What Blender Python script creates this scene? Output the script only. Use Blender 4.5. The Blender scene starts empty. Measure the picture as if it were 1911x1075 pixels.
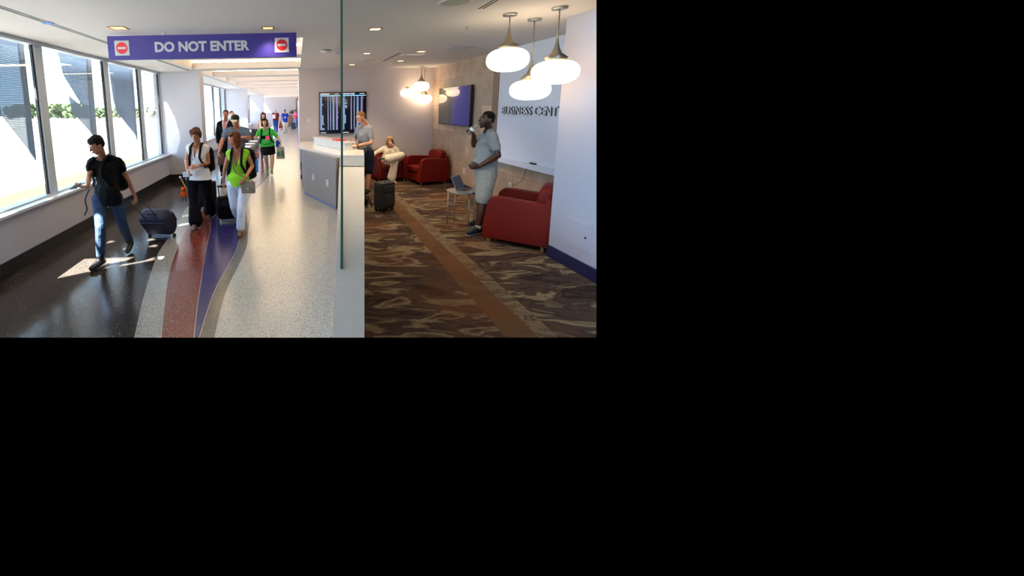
import bpy, bmesh, math, random
from mathutils import Vector, Matrix, Euler
random.seed(7)
SC = bpy.context.scene
COL = SC.collection
V = Vector

# ------------------------------------------------------------------ camera
F = 742.0; PX = 556.5; PY = 315.0; TH = math.atan(116/742.0); RO = 0.0195; EYE = V((0, 0, 1.9))
RIGHT = V((1, 0, 0)); FWD = V((0, math.cos(TH), -math.sin(TH))); UP = V((0, math.sin(TH), math.cos(TH)))
cR, sR = math.cos(RO), math.sin(RO)
IMX = cR*RIGHT - sR*UP
IMY = sR*RIGHT + cR*UP
cam_d = bpy.data.cameras.new('camera'); cam = bpy.data.objects.new('camera', cam_d); COL.objects.link(cam)
M = Matrix.Identity(4)
for i in range(3):
    M[i][0] = IMX[i]; M[i][1] = IMY[i]; M[i][2] = -FWD[i]; M[i][3] = EYE[i]
cam.matrix_world = M
cam_d.sensor_fit = 'HORIZONTAL'; cam_d.sensor_width = 36.0; cam_d.lens = F*36.0/1911.0
cam_d.shift_x = (955.5-PX)/1911.0; cam_d.shift_y = -(537.5-PY)/1911.0
cam_d.clip_start = 0.05; cam_d.clip_end = 900
SC.camera = cam

def ray(x, y): return (x-PX)*IMX + (PY-y)*IMY + F*FWD
def onz(x, y, z=0.0):
    d = ray(x, y); return EYE + d*((z-EYE.z)/d.z)
def ony(x, y, Y):
    d = ray(x, y); return EYE + d*(Y/d.y)
def onx(x, y, X):
    d = ray(x, y); return EYE + d*(X/d.x)
def onp(x, y, p, n):
    d = ray(x, y); return EYE + d*((p-EYE).dot(n)/d.dot(n))

# ------------------------------------------------------------------ sky, sun, exposure
SUND = V((0.77, 0.435, -1.0)).normalized()
w = bpy.data.worlds.new('sky'); SC.world = w; w.use_nodes = True
nt = w.node_tree; nt.nodes.clear()
out = nt.nodes.new('ShaderNodeOutputWorld'); bg = nt.nodes.new('ShaderNodeBackground')
tc = nt.nodes.new('ShaderNodeTexCoord'); sep = nt.nodes.new('ShaderNodeSeparateXYZ')
nt.links.new(tc.outputs['Generated'], sep.inputs[0])
rz = nt.nodes.new('ShaderNodeMapRange'); rz.interpolation_type = 'SMOOTHSTEP'
rz.inputs['From Min'].default_value = -0.02; rz.inputs['From Max'].default_value = 0.0
nt.links.new(sep.outputs['Z'], rz.inputs['Value'])
rx = nt.nodes.new('ShaderNodeMapRange'); rx.interpolation_type = 'SMOOTHSTEP'   # the building mass stands on the +X side
rx.inputs['From Min'].default_value = 0.0; rx.inputs['From Max'].default_value = 0.08
neg = nt.nodes.new('ShaderNodeMath'); neg.operation = 'MULTIPLY'; neg.inputs[1].default_value = -1
nt.links.new(sep.outputs['X'], neg.inputs[0]); nt.links.new(neg.outputs[0], rx.inputs['Value'])
mu = nt.nodes.new('ShaderNodeMath'); mu.operation = 'MULTIPLY'
nt.links.new(rz.outputs[0], mu.inputs[0]); nt.links.new(rx.outputs[0], mu.inputs[1])
mu2 = nt.nodes.new('ShaderNodeMath'); mu2.operation = 'MULTIPLY'; mu2.inputs[1].default_value = 8.5
nt.links.new(mu.outputs[0], mu2.inputs[0])
bg.inputs['Color'].default_value = (0.42, 0.68, 1.0, 1)
nt.links.new(mu2.outputs[0], bg.inputs['Strength']); nt.links.new(bg.outputs[0], out.inputs[0])
sun_d = bpy.data.lights.new('sun', 'SUN'); sun_d.energy = 150; sun_d.angle = 0.009; sun_d.color = (1, 0.985, 0.96)
sun = bpy.data.objects.new('sun', sun_d); COL.objects.link(sun)
sun.rotation_euler = SUND.to_track_quat('-Z', 'Y').to_euler(); sun.location = (-20, -10, 30)
SC.view_settings.view_transform = 'Standard'; SC.view_settings.look = 'None'
SC.view_settings.exposure = 0.0; SC.view_settings.gamma = 1.0; SC.view_settings.use_curve_mapping = False
SC.cycles.max_bounces = 10; SC.cycles.diffuse_bounces = 5; SC.cycles.transparent_max_bounces = 16
SC.cycles.caustics_reflective = False; SC.cycles.caustics_refractive = False
SC.cycles.sample_clamp_indirect = 6.0

# ------------------------------------------------------------------ materials
def lin(c):
    r = []
    for v in c:
        v = v/255.0
        r.append(v/12.92 if v <= 0.04045 else ((v+0.055)/1.055)**2.4)
    return (r[0], r[1], r[2], 1.0)
MATS = {}
def mat(name, rgb, rough=0.6, metal=0.0, bump=0.0, bscale=40.0, var=0.0, vscale=6.0, emit=None, estr=0.0, coat=0.0, spec=0.5):
    if name in MATS: return MATS[name]
    m = bpy.data.materials.new(name); m.use_nodes = True; MATS[name] = m
    t = m.node_tree; b = t.nodes['Principled BSDF']
    c = lin(rgb)
    b.inputs['Base Color'].default_value = c; b.inputs['Roughness'].default_value = rough
    b.inputs['Metallic'].default_value = metal; b.inputs['Coat Weight'].default_value = coat
    b.inputs['Specular IOR Level'].default_value = spec if rough < 0.68 else min(spec, 0.12)
    tcn = t.nodes.new('ShaderNodeTexCoord')
    if var > 0:
        n = t.nodes.new('ShaderNodeTexNoise'); n.inputs['Scale'].default_value = vscale; n.inputs['Detail'].default_value = 5
        t.links.new(tcn.outputs['Object'], n.inputs['Vector'])
        r = t.nodes.new('ShaderNodeValToRGB')
        r.color_ramp.elements[0].position = 0.3; r.color_ramp.elements[1].position = 0.7
        r.color_ramp.elements[0].color = tuple(v*(1-var) for v in c[:3])+(1,)
        r.color_ramp.elements[1].color = tuple(min(1, v*(1+var)) for v in c[:3])+(1,)
        t.links.new(n.outputs['Fac'], r.inputs['Fac']); t.links.new(r.outputs['Color'], b.inputs['Base Color'])
    if bump > 0:
        n2 = t.nodes.new('ShaderNodeTexNoise'); n2.inputs['Scale'].default_value = bscale; n2.inputs['Detail'].default_value = 4
        t.links.new(tcn.outputs['Object'], n2.inputs['Vector'])
        bp = t.nodes.new('ShaderNodeBump'); bp.inputs['Strength'].default_value = bump; bp.inputs['Distance'].default_value = 0.02
        t.links.new(n2.outputs['Fac'], bp.inputs['Height']); t.links.new(bp.outputs['Normal'], b.inputs['Normal'])
    if emit:
        b.inputs['Emission Color'].default_value = lin(emit); b.inputs['Emission Strength'].default_value = estr
    return m

def terrazzo(name, base, dark, light, rough=0.16, amount=0.12):
    m = bpy.data.materials.new(name); m.use_nodes = True; MATS[name] = m
    t = m.node_tree; b = t.nodes['Principled BSDF']
    tcn = t.nodes.new('ShaderNodeTexCoord')
    def chips(scale, thr, col, prev, sel):
        vo = t.nodes.new('ShaderNodeTexVoronoi'); vo.inputs['Scale'].default_value = scale
        t.links.new(tcn.outputs['Object'], vo.inputs['Vector'])
        s2 = t.nodes.new('ShaderNodeSeparateColor'); t.links.new(vo.outputs['Color'], s2.inputs[0])
        a = t.nodes.new('ShaderNodeMath'); a.operation = 'GREATER_THAN'; a.inputs[1].default_value = sel
        t.links.new(s2.outputs[0], a.inputs[0])
        d = t.nodes.new('ShaderNodeMath'); d.operation = 'LESS_THAN'; d.inputs[1].default_value = thr
        t.links.new(vo.outputs['Distance'], d.inputs[0])
        mm = t.nodes.new('ShaderNodeMath'); mm.operation = 'MULTIPLY'
        t.links.new(a.outputs[0], mm.inputs[0]); t.links.new(d.outputs[0], mm.inputs[1])
        mx = t.nodes.new('ShaderNodeMix'); mx.data_type = 'RGBA'
        t.links.new(mm.outputs[0], mx.inputs[0])
        if isinstance(prev, tuple): mx.inputs[6].default_value = prev
        else: t.links.new(prev, mx.inputs[6])
        mx.inputs[7].default_value = col
        return mx.outputs[2]
    c = chips(125, 0.5, lin(dark), lin(base), 1-amount*2.2)
    c = chips(175, 0.45, lin(light), c, 1-amount*1.6)
    c = chips(85, 0.3, lin((225, 222, 215)), c, 0.985)
    t.links.new(c, b.inputs['Base Color'])
    b.inputs['Roughness'].default_value = rough; b.inputs['Specular IOR Level'].default_value = 0.5
    return m

def glass_mat(name, tint=(0.93, 0.98, 0.96), refl=1.0, glossy=(1, 1, 1)):
    m = bpy.data.materials.new(name); m.use_nodes = True; MATS[name] = m
    t = m.node_tree; t.nodes.clear()
    o = t.nodes.new('ShaderNodeOutputMaterial'); tr = t.nodes.new('ShaderNodeBsdfTransparent'); gl = t.nodes.new('ShaderNodeBsdfGlossy')
    tr.inputs[0].default_value = tint+(1,); gl.inputs['Roughness'].default_value = 0.0; gl.inputs[0].default_value = glossy+(1,)
    fr = t.nodes.new('ShaderNodeLayerWeight'); fr.inputs['Blend'].default_value = 0.5      # 1 - cos of the viewing angle
    pw = t.nodes.new('ShaderNodeMath'); pw.operation = 'POWER'; pw.inputs[1].default_value = 5.0
    t.links.new(fr.outputs['Facing'], pw.inputs[0])
    ml = t.nodes.new('ShaderNodeMath'); ml.operation = 'MULTIPLY_ADD'; ml.inputs[1].default_value = 0.94*refl; ml.inputs[2].default_value = 0.035*refl
    t.links.new(pw.outputs[0], ml.inputs[0])
    mx = t.nodes.new('ShaderNodeMixShader'); t.links.new(ml.outputs[0], mx.inputs[0])
    t.links.new(tr.outputs[0], mx.inputs[1]); t.links.new(gl.outputs[0], mx.inputs[2]); t.links.new(mx.outputs[0], o.inputs[0])
    return m

W_WALL = mat('white_paint', (192, 191, 200), 0.7, var=0.02, vscale=2)
W_BACK = mat('warm_white_paint', (200, 190, 190), 0.75, var=0.02, vscale=2)
W_CEIL = mat('ceiling_paint', (216, 212, 212), 0.85, var=0.015, vscale=1)
W_LAV = mat('cool_white_paint', (206, 208, 224), 0.7)
ALU = mat('window_aluminium', (186, 194, 202), 0.45, 0.1)
ALU_W = mat('white_aluminium', (205, 210, 216), 0.5, 0.1)
BLACK = mat('black_rubber', (14, 14, 16), 0.6)
BLACKM = mat('black_plastic', (12, 12, 14), 0.35)
BASEB = mat('black_base', (16, 14, 15), 0.5)
NAVYB = mat('navy_base', (22, 22, 62), 0.5)
QUARTZ = mat('white_quartz', (226, 223, 218), 0.22, var=0.03, vscale=14)
CGREY = mat('counter_laminate', (142, 134, 132), 0.55, bump=0.05, bscale=120, var=0.04, vscale=60)
CHROME = mat('brushed_steel', (170, 168, 164), 0.32, 0.9)
NICKEL = mat('satin_nickel', (150, 138, 122), 0.38, 0.85)
REDL = mat('red_leather', (100, 20, 12), 0.5, bump=0.08, bscale=160, var=0.06, vscale=4, spec=0.14)
WOODF = mat('oak_foot', (176, 124, 66), 0.5, var=0.1, vscale=30)
SIGNP = mat('purple_sign', (40, 28, 122), 0.45)
SIGNW = mat('sign_white', (205, 206, 212), 0.5)
SIGNR = mat('sign_red', (190, 12, 24), 0.45)
PLATE = mat('white_plate', (222, 222, 222), 0.4)
BTAPE = mat('blue_tape', (40, 120, 220), 0.6)
GLASS = glass_mat('window_glass', (0.95, 0.985, 0.98), 1.0)
GLASSP = glass_mat('partition_glass', (0.93, 0.98, 0.96), 0.55)
GEDGE = mat('green_glass_edge', (34, 84, 74), 0.15, emit=None)

# ------------------------------------------------------------------ mesh helpers
def link(name, bm, m, parent=None, smooth=False, bevel=0.0, base=None):
    me = bpy.data.meshes.new(name)
    if base is not None:
        bmesh.ops.translate(bm, verts=bm.verts, vec=-V(base))
    bm.to_mesh(me); bm.free()
    ms = m if isinstance(m, (list, tuple)) else [m]
    for x in ms: me.materials.append(x)
    o = bpy.data.objects.new(name, me); COL.objects.link(o)
    if parent is not None: o.parent = parent
    if smooth:
        for p in me.polygons: p.use_smooth = True
    if bevel > 0:
        b = o.modifiers.new('bevel', 'BEVEL'); b.width = bevel; b.segments = 3; b.limit_method = 'ANGLE'; b.angle_limit = 0.6
        for p in me.polygons: p.use_smooth = True
        wn = o.modifiers.new('wn', 'WEIGHTED_NORMAL')
    return o

def empty(name, loc=(0, 0, 0), rz=0.0):
    o = bpy.data.objects.new(name, None); COL.objects.link(o); o.location = loc; o.rotation_euler = (0, 0, rz); o.empty_display_size = 0.1
    return o
def tag(o, label, cat, group=None):
    o['label'] = label; o['category'] = cat
    if group: o['group'] = group
    return o
def struct(o):
    o['kind'] = 'structure'; return o

def box(bm, x0, x1, y0, y1, z0, z1, mi=0):
    vs = [bm.verts.new(p) for p in ((x0, y0, z0), (x1, y0, z0), (x1, y1, z0), (x0, y1, z0), (x0, y0, z1), (x1, y0, z1), (x1, y1, z1), (x0, y1, z1))]
    for f in ((0, 3, 2, 1), (4, 5, 6, 7), (0, 1, 5, 4), (1, 2, 6, 5), (2, 3, 7, 6), (3, 0, 4, 7)):
        fc = bm.faces.new([vs[i] for i in f]); fc.material_index = mi
    return vs
def prism(bm, pts, z0, z1, mi=0):
    n = len(pts)
    lo = [bm.verts.new((p[0], p[1], z0)) for p in pts]; hi = [bm.verts.new((p[0], p[1], z1)) for p in pts]
    fs = [bm.faces.new(list(reversed(lo))), bm.faces.new(hi)]
    for i in range(n): fs.append(bm.faces.new((lo[i], lo[(i+1) % n], hi[(i+1) % n], hi[i])))
    for f in fs: f.material_index = mi
    bmesh.ops.recalc_face_normals(bm, faces=fs)
def slab(bm, pts, n, t, mi=0):
    """polygon of 3D points extruded by t along n"""
    n = V(n).normalized()*t
    lo = [bm.verts.new(V(p)) for p in pts]; hi = [bm.verts.new(V(p)+n) for p in pts]
    k = len(pts); fs = [bm.faces.new(list(reversed(lo))), bm.faces.new(hi)]
    for i in range(k): fs.append(bm.faces.new((lo[i], lo[(i+1) % k], hi[(i+1) % k], hi[i])))
    for f in fs: f.material_index = mi
    bmesh.ops.recalc_face_normals(bm, faces=fs)
def tube(bm, pts, r, seg=8, cap=True):
    pts = [V(p) for p in pts]; rings = []
    rr = r if isinstance(r, (list, tuple)) else [r]*len(pts)
    prevu = None
    for i, p in enumerate(pts):
        if i == 0: d = pts[1]-pts[0]
        elif i == len(pts)-1: d = pts[-1]-pts[-2]
        else: d = pts[i+1]-pts[i-1]
        d.normalize()
        if prevu is None:
            a = V((0, 0, 1)) if abs(d.z) < 0.9 else V((1, 0, 0)); u = d.cross(a).normalized()
        else:
            u = (prevu - d*prevu.dot(d)).normalized()
        prevu = u; v = d.cross(u)
        rings.append([bm.verts.new(p + rr[i]*(math.cos(2*math.pi*k/seg)*u + math.sin(2*math.pi*k/seg)*v)) for k in range(seg)])
    for a, b in zip(rings, rings[1:]):
        for k in range(seg): bm.faces.new((a[k], a[(k+1) % seg], b[(k+1) % seg], b[k]))
    if cap:
        bm.faces.new(list(reversed(rings[0]))); bm.faces.new(rings[-1])
def lathe(bm, prof, seg=32, c=(0, 0, 0)):
    rings = []
    for r, z in prof:
        if r < 1e-5: rings.append([bm.verts.new((c[0], c[1], c[2]+z))])
        else: rings.append([bm.verts.new((c[0]+r*math.cos(2*math.pi*k/seg), c[1]+r*math.sin(2*math.pi*k/seg), c[2]+z)) for k in range(seg)])
    for a, b in zip(rings, rings[1:]):
        for k in range(seg):
            k2 = (k+1) % seg
            if len(a) == 1 and len(b) == 1: continue
            if len(a) == 1: bm.faces.new((a[0], b[k2], b[k]))
            elif len(b) == 1: bm.faces.new((a[k], a[k2], b[0]))
            else: bm.faces.new((a[k], a[k2], b[k2], b[k]))
    bmesh.ops.recalc_face_normals(bm, faces=bm.faces)
def NB(): return bmesh.new()
def one(fn, *a, **k):
    bm = NB(); fn(bm, *a, **k); return bm
# the modelled part of the place ends where the photograph shows nothing more of it
BOT_N = IMX.cross(ray(PX, 630)).normalized()
if BOT_N.dot(UP) < 0: BOT_N = -BOT_N
RGT_N = IMY.cross(ray(1113, PY)).normalized()
if RGT_N.dot(RIGHT) > 0: RGT_N = -RGT_N
def clip(bm, bottom=True, right=True, fill=False):
    for on, n in ((bottom, BOT_N), (right, RGT_N)):
        if not on: continue
        g = list(bm.verts)+list(bm.edges)+list(bm.faces)
        r = bmesh.ops.bisect_plane(bm, geom=g, plane_co=EYE, plane_no=n, clear_inner=True)
        if fill:
            es = [e for e in r['geom_cut'] if isinstance(e, bmesh.types.BMEdge)]
            if es: bmesh.ops.contextual_create(bm, geom=es)
    return bm
def text_mesh(s, size, extrude, bold=0.0, align='LEFT', sx=1.0):
    c = bpy.data.curves.new('lettering', 'FONT'); c.body = s; c.size = size; c.extrude = extrude; c.offset = bold
    c.align_x = align; c.resolution_u = 3
    o = bpy.data.objects.new('tmp', c); COL.objects.link(o)
    dg = bpy.context.evaluated_depsgraph_get(); me = bpy.data.meshes.new_from_object(o.evaluated_get(dg))
    bpy.data.objects.remove(o)
    bm = NB(); bm.from_mesh(me); bpy.data.meshes.remove(me)
    for v in bm.verts: v.co.x *= sx
    return bm
def place(bm, origin, ex, ey, en):
    """local x,y,z -> origin + x*ex + y*ey + z*en"""
    ex, ey, en = V(ex), V(ey), V(en)
    for v in bm.verts: v.co = V(origin) + v.co.x*ex + v.co.y*ey + v.co.z*en
    return bm
def fit(bm, w, h):
    xs = [v.co.x for v in bm.verts]; ys = [v.co.y for v in bm.verts]
    x0, x1, y0, y1 = min(xs), max(xs), min(ys), max(ys)
    for v in bm.verts:
        v.co.x = (v.co.x-x0)/(x1-x0)*w; v.co.y = (v.co.y-y0)/(y1-y0)*h
    return bm
def copy_tree(o, parent=None):
    c = o.copy(); COL.objects.link(c)
    if parent is not None: c.parent = parent
    for ch in list(o.children): copy_tree(ch, c)
    return c
def lamp(name, kind, loc, energy, color, size=0.1, rot=None, parent=None, spot=None, blend=0.6):
    d = bpy.data.lights.new(name, kind); d.energy = energy; d.color = color
    if kind == 'AREA': d.size = size
    else: d.shadow_soft_size = size
    if kind == 'SPOT': d.spot_size = spot or 2.0; d.spot_blend = blend
    o = bpy.data.objects.new(name, d); COL.objects.link(o); o.location = loc
    if rot: o.rotation_euler = rot
    if parent is not None: o.parent = parent
    return o
CZ = 2.84; XG = -3.54; XL = -3.42

# ------------------------------------------------------------------ floor
T_DARK = terrazzo('terrazzo_dark', (50, 44, 40), (24, 20, 19), (96, 86, 76), 0.17, 0.14)
T_GREY = terrazzo('terrazzo_grey', (150, 146, 140), (70, 64, 60), (200, 196, 190), 0.2, 0.14)
T_RED = terrazzo('terrazzo_red', (104, 38, 30), (56, 18, 16), (176, 128, 112), 0.2, 0.12)
T_BLUE = terrazzo('terrazzo_blue', (42, 38, 92), (26, 24, 58), (96, 92, 140), 0.2, 0.06)
T_OLIVE = terrazzo('terrazzo_olive', (98, 92, 86), (56, 50, 46), (140, 134, 124), 0.2, 0.12)
T_LIGHT = terrazzo('terrazzo_light', (180, 173, 164), (104, 95, 87), (220, 215, 206), 0.2, 0.14)
T_STRIP = mat('zinc_divider_strip', (150, 150, 150), 0.35, 0.5)

def curve_from(pxs, tail):
    c = [onz(*p) for p in pxs]; c = [(p.y, p.x) for p in c]+tail
    c.sort(); return c
def interp(c, y):
    if y <= c[0][0]:
        (y0, x0), (y1, x1) = c[0], c[1]
    elif y >= c[-1][0]: return c[-1][1]
    else:
        for i in range(len(c)-1):
            if c[i][0] <= y <= c[i+1][0]:
                # catmull-rom in y
                p0 = c[max(0, i-1)]; p1 = c[i]; p2 = c[i+1]; p3 = c[min(len(c)-1, i+2)]
                t = (y-p1[0])/(p2[0]-p1[0]+1e-9)
                m1 = (p2[1]-p0[1])/(p2[0]-p0[0]+1e-9)*(p2[0]-p1[0]); m2 = (p3[1]-p1[1])/(p3[0]-p1[0]+1e-9)*(p2[0]-p1[0])
                return (2*t**3-3*t*t+1)*p1[1]+(t**3-2*t*t+t)*m1+(-2*t**3+3*t*t)*p2[1]+(t**3-t*t)*m2
    t = (y-y0)/(y1-y0); return x0+(x1-x0)*t
b1 = curve_from([(251.6, 630), (265.6, 566), (279.5, 519.5), (290, 487), (298, 468.4), (314.4, 444), (334, 412), (352, 385)], [(9.0, -2.05), (12, -1.8), (16, -2.2), (24, -2.9), (40, -2.5)])
b2 = curve_from([(300.5, 630), (309.8, 542.8), (319, 496), (330.7, 463.7), (340, 442.8), (349.3, 426.5), (358, 413)], [(8.0, -1.75), (10, -1.4), (13, -1.35), (18, -2.0), (26, -2.3), (40, -1.6)])
b3 = curve_from([(362, 630), (369, 566), (379.5, 496), (385.3, 461), (392.3, 431), (395.8, 408)], [(8.0, -1.42), (10, -1.1), (13, -1.0), (18, -1.7), (26, -2.0), (40, -1.2)])
b4 = curve_from([(372, 630), (384, 589), (400.5, 543), (421.4, 503), (437.7, 473), (444.7, 454.4), (448, 438)], [(7.0, -1.0), (8.5, -1.2), (10, -1.0), (13, -0.9), (18, -1.5), (26, -1.8), (40, -0.9)])
b5 = curve_from([(400.5, 630), (412, 577.7), (426, 533.5), (444.7, 496), (456, 473), (462, 454), (463, 433)], [(6.8, -0.86), (8.5, -1.05), (10, -0.9), (13, -0.8), (18, -1.35), (26, -1.6), (40, -0.7)])
PONY_L0, PONY_L1 = onz(610, 630, 0.79), onz(633, 311, 0.79)
PONY_R0, PONY_R1 = onz(680, 630, 0.79), onz(680, 311, 0.79)
def part_x(y):      # line under the low wall and the counter where stone floor meets carpet
    if y <= 7.2:
        t = (y-PONY_L0.y)/(PONY_L1.y-PONY_L0.y); return PONY_L0.x+(PONY_L1.x-PONY_L0.x)*t+0.12
    if y <= 10.6: return 0.88+(0.2-0.88)*(y-7.2)/3.4
    return 0.2
bm = NB()
ys = []; y = -3.0
while y < 42: ys.append(y); y += 0.12 if y < 9 else (0.4 if y < 20 else 1.0)
ys.append(42.0)
mats_f = [T_DARK, T_GREY, T_RED, T_BLUE, T_OLIVE, T_LIGHT, T_STRIP]
prev = None
for y in ys:
    if y < 2.6: xs = [interp(c, 2.6) for c in (b1, b2, b3, b4, b5)]
    else: xs = [interp(c, y) for c in (b1, b2, b3, b4, b5)]
    row = [-3.42]; hw = 0.004
    for x in xs: row += [x-hw, x+hw]
    row.append(part_x(y))
    vs = [bm.verts.new((x, y, 0)) for x in row]
    if prev:
        for i in range(len(vs)-1):
            f = bm.faces.new((prev[i], prev[i+1], vs[i+1], vs[i])); f.material_index = (i//2) if i % 2 == 0 else 6
            f.normal_update()
    prev = vs
clip(bm)
floor = struct(link('floor', bm, mats_f))

def carpet(name, cols, scale, warp):
    m = bpy.data.materials.new(name); m.use_nodes = True; t = m.node_tree; b = t.nodes['Principled BSDF']
    tcn = t.nodes.new('ShaderNodeTexCoord'); mp = t.nodes.new('ShaderNodeMapping')
    mp.inputs['Rotation'].default_value = (0, 0, 0.5); mp.inputs['Scale'].default_value = (0.9*scale, 2.4*scale, 1)
    t.links.new(tcn.outputs['Object'], mp.inputs['Vector'])
    n0 = t.nodes.new('ShaderNodeTexNoise'); n0.inputs['Scale'].default_value = 1.3; n0.inputs['Detail'].default_value = 3
    t.links.new(mp.outputs[0], n0.inputs['Vector'])
    mx = t.nodes.new('ShaderNodeMix'); mx.data_type = 'VECTOR'; mx.inputs[0].default_value = warp
    t.links.new(mp.outputs[0], mx.inputs[4]); t.links.new(n0.outputs['Color'], mx.inputs[5])
    n1 = t.nodes.new('ShaderNodeTexNoise'); n1.inputs['Scale'].default_value = 1.5; n1.inputs['Detail'].default_value = 6; n1.inputs['Distortion'].default_value = 1.6
    t.links.new(mx.outputs[1], n1.inputs['Vector'])
    wv = t.nodes.new('ShaderNodeMath'); wv.operation = 'MULTIPLY_ADD'; wv.inputs[1].default_value = 3.2; wv.inputs[2].default_value = 0
    t.links.new(n1.outputs['Fac'], wv.inputs[0])
    fr = t.nodes.new('ShaderNodeMath'); fr.operation = 'PINGPONG'; fr.inputs[1].default_value = 1.0
    t.links.new(wv.outputs[0], fr.inputs[0])
    r = t.nodes.new('ShaderNodeValToRGB'); el = r.color_ramp.elements
    el[0].position = 0.0; el[0].color = lin(cols[0]); el[1].position = 1.0; el[1].color = lin(cols[-1])
    for i, c in enumerate(cols[1:-1]):
        e = el.new((i+1)/(len(cols)-1)); e.color = lin(c)
    t.links.new(fr.outputs[0], r.inputs['Fac'])
    n3 = t.nodes.new('ShaderNodeTexNoise'); n3.inputs['Scale'].default_value = 0.9; n3.inputs['Detail'].default_value = 3
    t.links.new(tcn.outputs['Object'], n3.inputs['Vector'])
    r3 = t.nodes.new('ShaderNodeMapRange'); r3.inputs['From Min'].default_value = 0.5; r3.inputs['From Max'].default_value = 0.68
    t.links.new(n3.outputs['Fac'], r3.inputs['Value'])
    m3 = t.nodes.new('ShaderNodeMath'); m3.operation = 'MULTIPLY'; m3.inputs[1].default_value = 0.6; t.links.new(r3.outputs[0], m3.inputs[0])
    c2 = t.nodes.new('ShaderNodeMix'); c2.data_type = 'RGBA'; t.links.new(m3.outputs[0], c2.inputs[0])
    t.links.new(r.outputs[0], c2.inputs[6]); c2.inputs[7].default_value = lin((112, 66, 38))
    fib = t.nodes.new('ShaderNodeTexNoise'); fib.inputs['Scale'].default_value = 160; t.links.new(tcn.outputs['Object'], fib.inputs['Vector'])
    c3 = t.nodes.new('ShaderNodeMix'); c3.data_type = 'RGBA'; c3.blend_type = 'MULTIPLY'; c3.inputs[0].default_value = 0.35
    t.links.new(c2.outputs[2], c3.inputs[6]); t.links.new(fib.outputs['Color'], c3.inputs[7])
    t.links.new(c3.outputs[2], b.inputs['Base Color'])
    b.inputs['Roughness'].default_value = 0.95; b.inputs['Specular IOR Level'].default_value = 0.1
    bp = t.nodes.new('ShaderNodeBump'); bp.inputs['Strength'].default_value = 0.4; bp.inputs['Distance'].default_value = 0.004
    t.links.new(fib.outputs['Fac'], bp.inputs['Height']); t.links.new(bp.outputs[0], b.inputs['Normal'])
    return m
CARP = carpet('swirl_carpet', [(44, 32, 29), (80, 63, 54), (62, 47, 41), (138, 120, 92), (98, 79, 62), (54, 39, 34)], 1.25, 0.4)
CARPB = carpet('band_carpet', [(92, 64, 42), (102, 74, 50), (84, 56, 38)], 0.5, 0.2)
CARPE = carpet('band_edge_carpet', [(92, 76, 60), (132, 116, 92), (80, 64, 50), (118, 102, 78)], 2.5, 0.3)
bm = NB()
pts = [(part_x(y), y) for y in (-3, 0, 2, 4, 6, 7.2, 8.5, 10.7)]+[(4.1, 10.95), (4.1, -3)]
bm.faces.new([bm.verts.new((p[0], p[1], 0)) for p in pts])
bl0, bl1 = onz(737, 394), onz(911, 592); br0, br1 = onz(800, 432), onz(1005, 629)
def side(p, a, b): return (b.x-a.x)*(p.y-a.y)-(b.y-a.y)*(p.x-a.x)
dr = (br1-br0).normalized(); off = V((-dr.y, dr.x, 0))*0.16
if off.x < 0: off = -off
be0, be1 = br0+off, br1+off
for a, b in ((bl0, bl1), (br0, br1), (be0, be1)):
    d = (b-a).normalized(); g = list(bm.verts)+list(bm.edges)+list(bm.faces)
    bmesh.ops.bisect_plane(bm, geom=g, plane_co=a, plane_no=V((-d.y, d.x, 0)))
sl = side(br0, bl0, bl1) > 0
for f in bm.faces:
    c = f.calc_center_median()
    if (side(c, bl0, bl1) > 0) == sl:
        if (side(c, br0, br1) > 0) != (side(be0, br0, br1) > 0): f.material_index = 1
        elif (side(c, be0, be1) > 0) == (side(br0, be0, be1) > 0): f.material_index = 2
clip(bm)
carp = struct(link('floor', bm, [CARP, CARPB, CARPE]))

# ------------------------------------------------------------------ ceilings
bm = NB(); box(bm, -3.66, 3.6, -3.2, 0.0, CZ, CZ+0.08); struct(link('ceiling', bm, W_CEIL))
bm = NB(); box(bm, -3.66, 4.3, 0.0, 5.7, CZ, CZ+0.08); clip(bm, bottom=False); struct(link('ceiling', bm, W_CEIL))
bm = NB(); box(bm, -3.66, -2.56, 5.7, 42, CZ, CZ+0.08); box(bm, -2.56, -2.5, 5.7, 42, CZ, 3.35); struct(link('ceiling', bm, W_CEIL))
bm = NB(); box(bm, 0.2, 4.3, 5.7, 11.2, CZ, CZ+0.08); box(bm, 0.1, 0.2, 5.7, 42, CZ, 3.35); clip(bm, bottom=False); struct(link('ceiling', bm, W_CEIL))
bm = NB(); box(bm, -2.56, 0.2, 5.64, 42, 3.35, 3.4); box(bm, -2.56, 0.2, 5.64, 5.7, CZ+.08, 3.4); struct(link('ceiling', bm, W_CEIL))
COVE = mat('cove_lamp', (255, 236, 200), 0.5, emit=(255, 226, 178), estr=16.0)
for k in range(15):
    y0 = 7.5+2.35*k
    o = struct(link('trim_%d' % (k+1), one(box, -2.498, 0.098, y0, y0+0.55, CZ+.002, 2.99), W_CEIL, bevel=0.004))
    link('light_strip', one(box, -2.4, 0.05, y0+0.03, y0+0.12, 2.992, 3.04), COVE, o)
    link('light_strip', one(box, -2.4, 0.05, y0+0.43, y0+0.52, 2.992, 3.04), COVE, o)
struct(link('trim_16', one(box, -2.4, 0.05, 5.72, 5.8, 3.1, 3.16), COVE))

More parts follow.
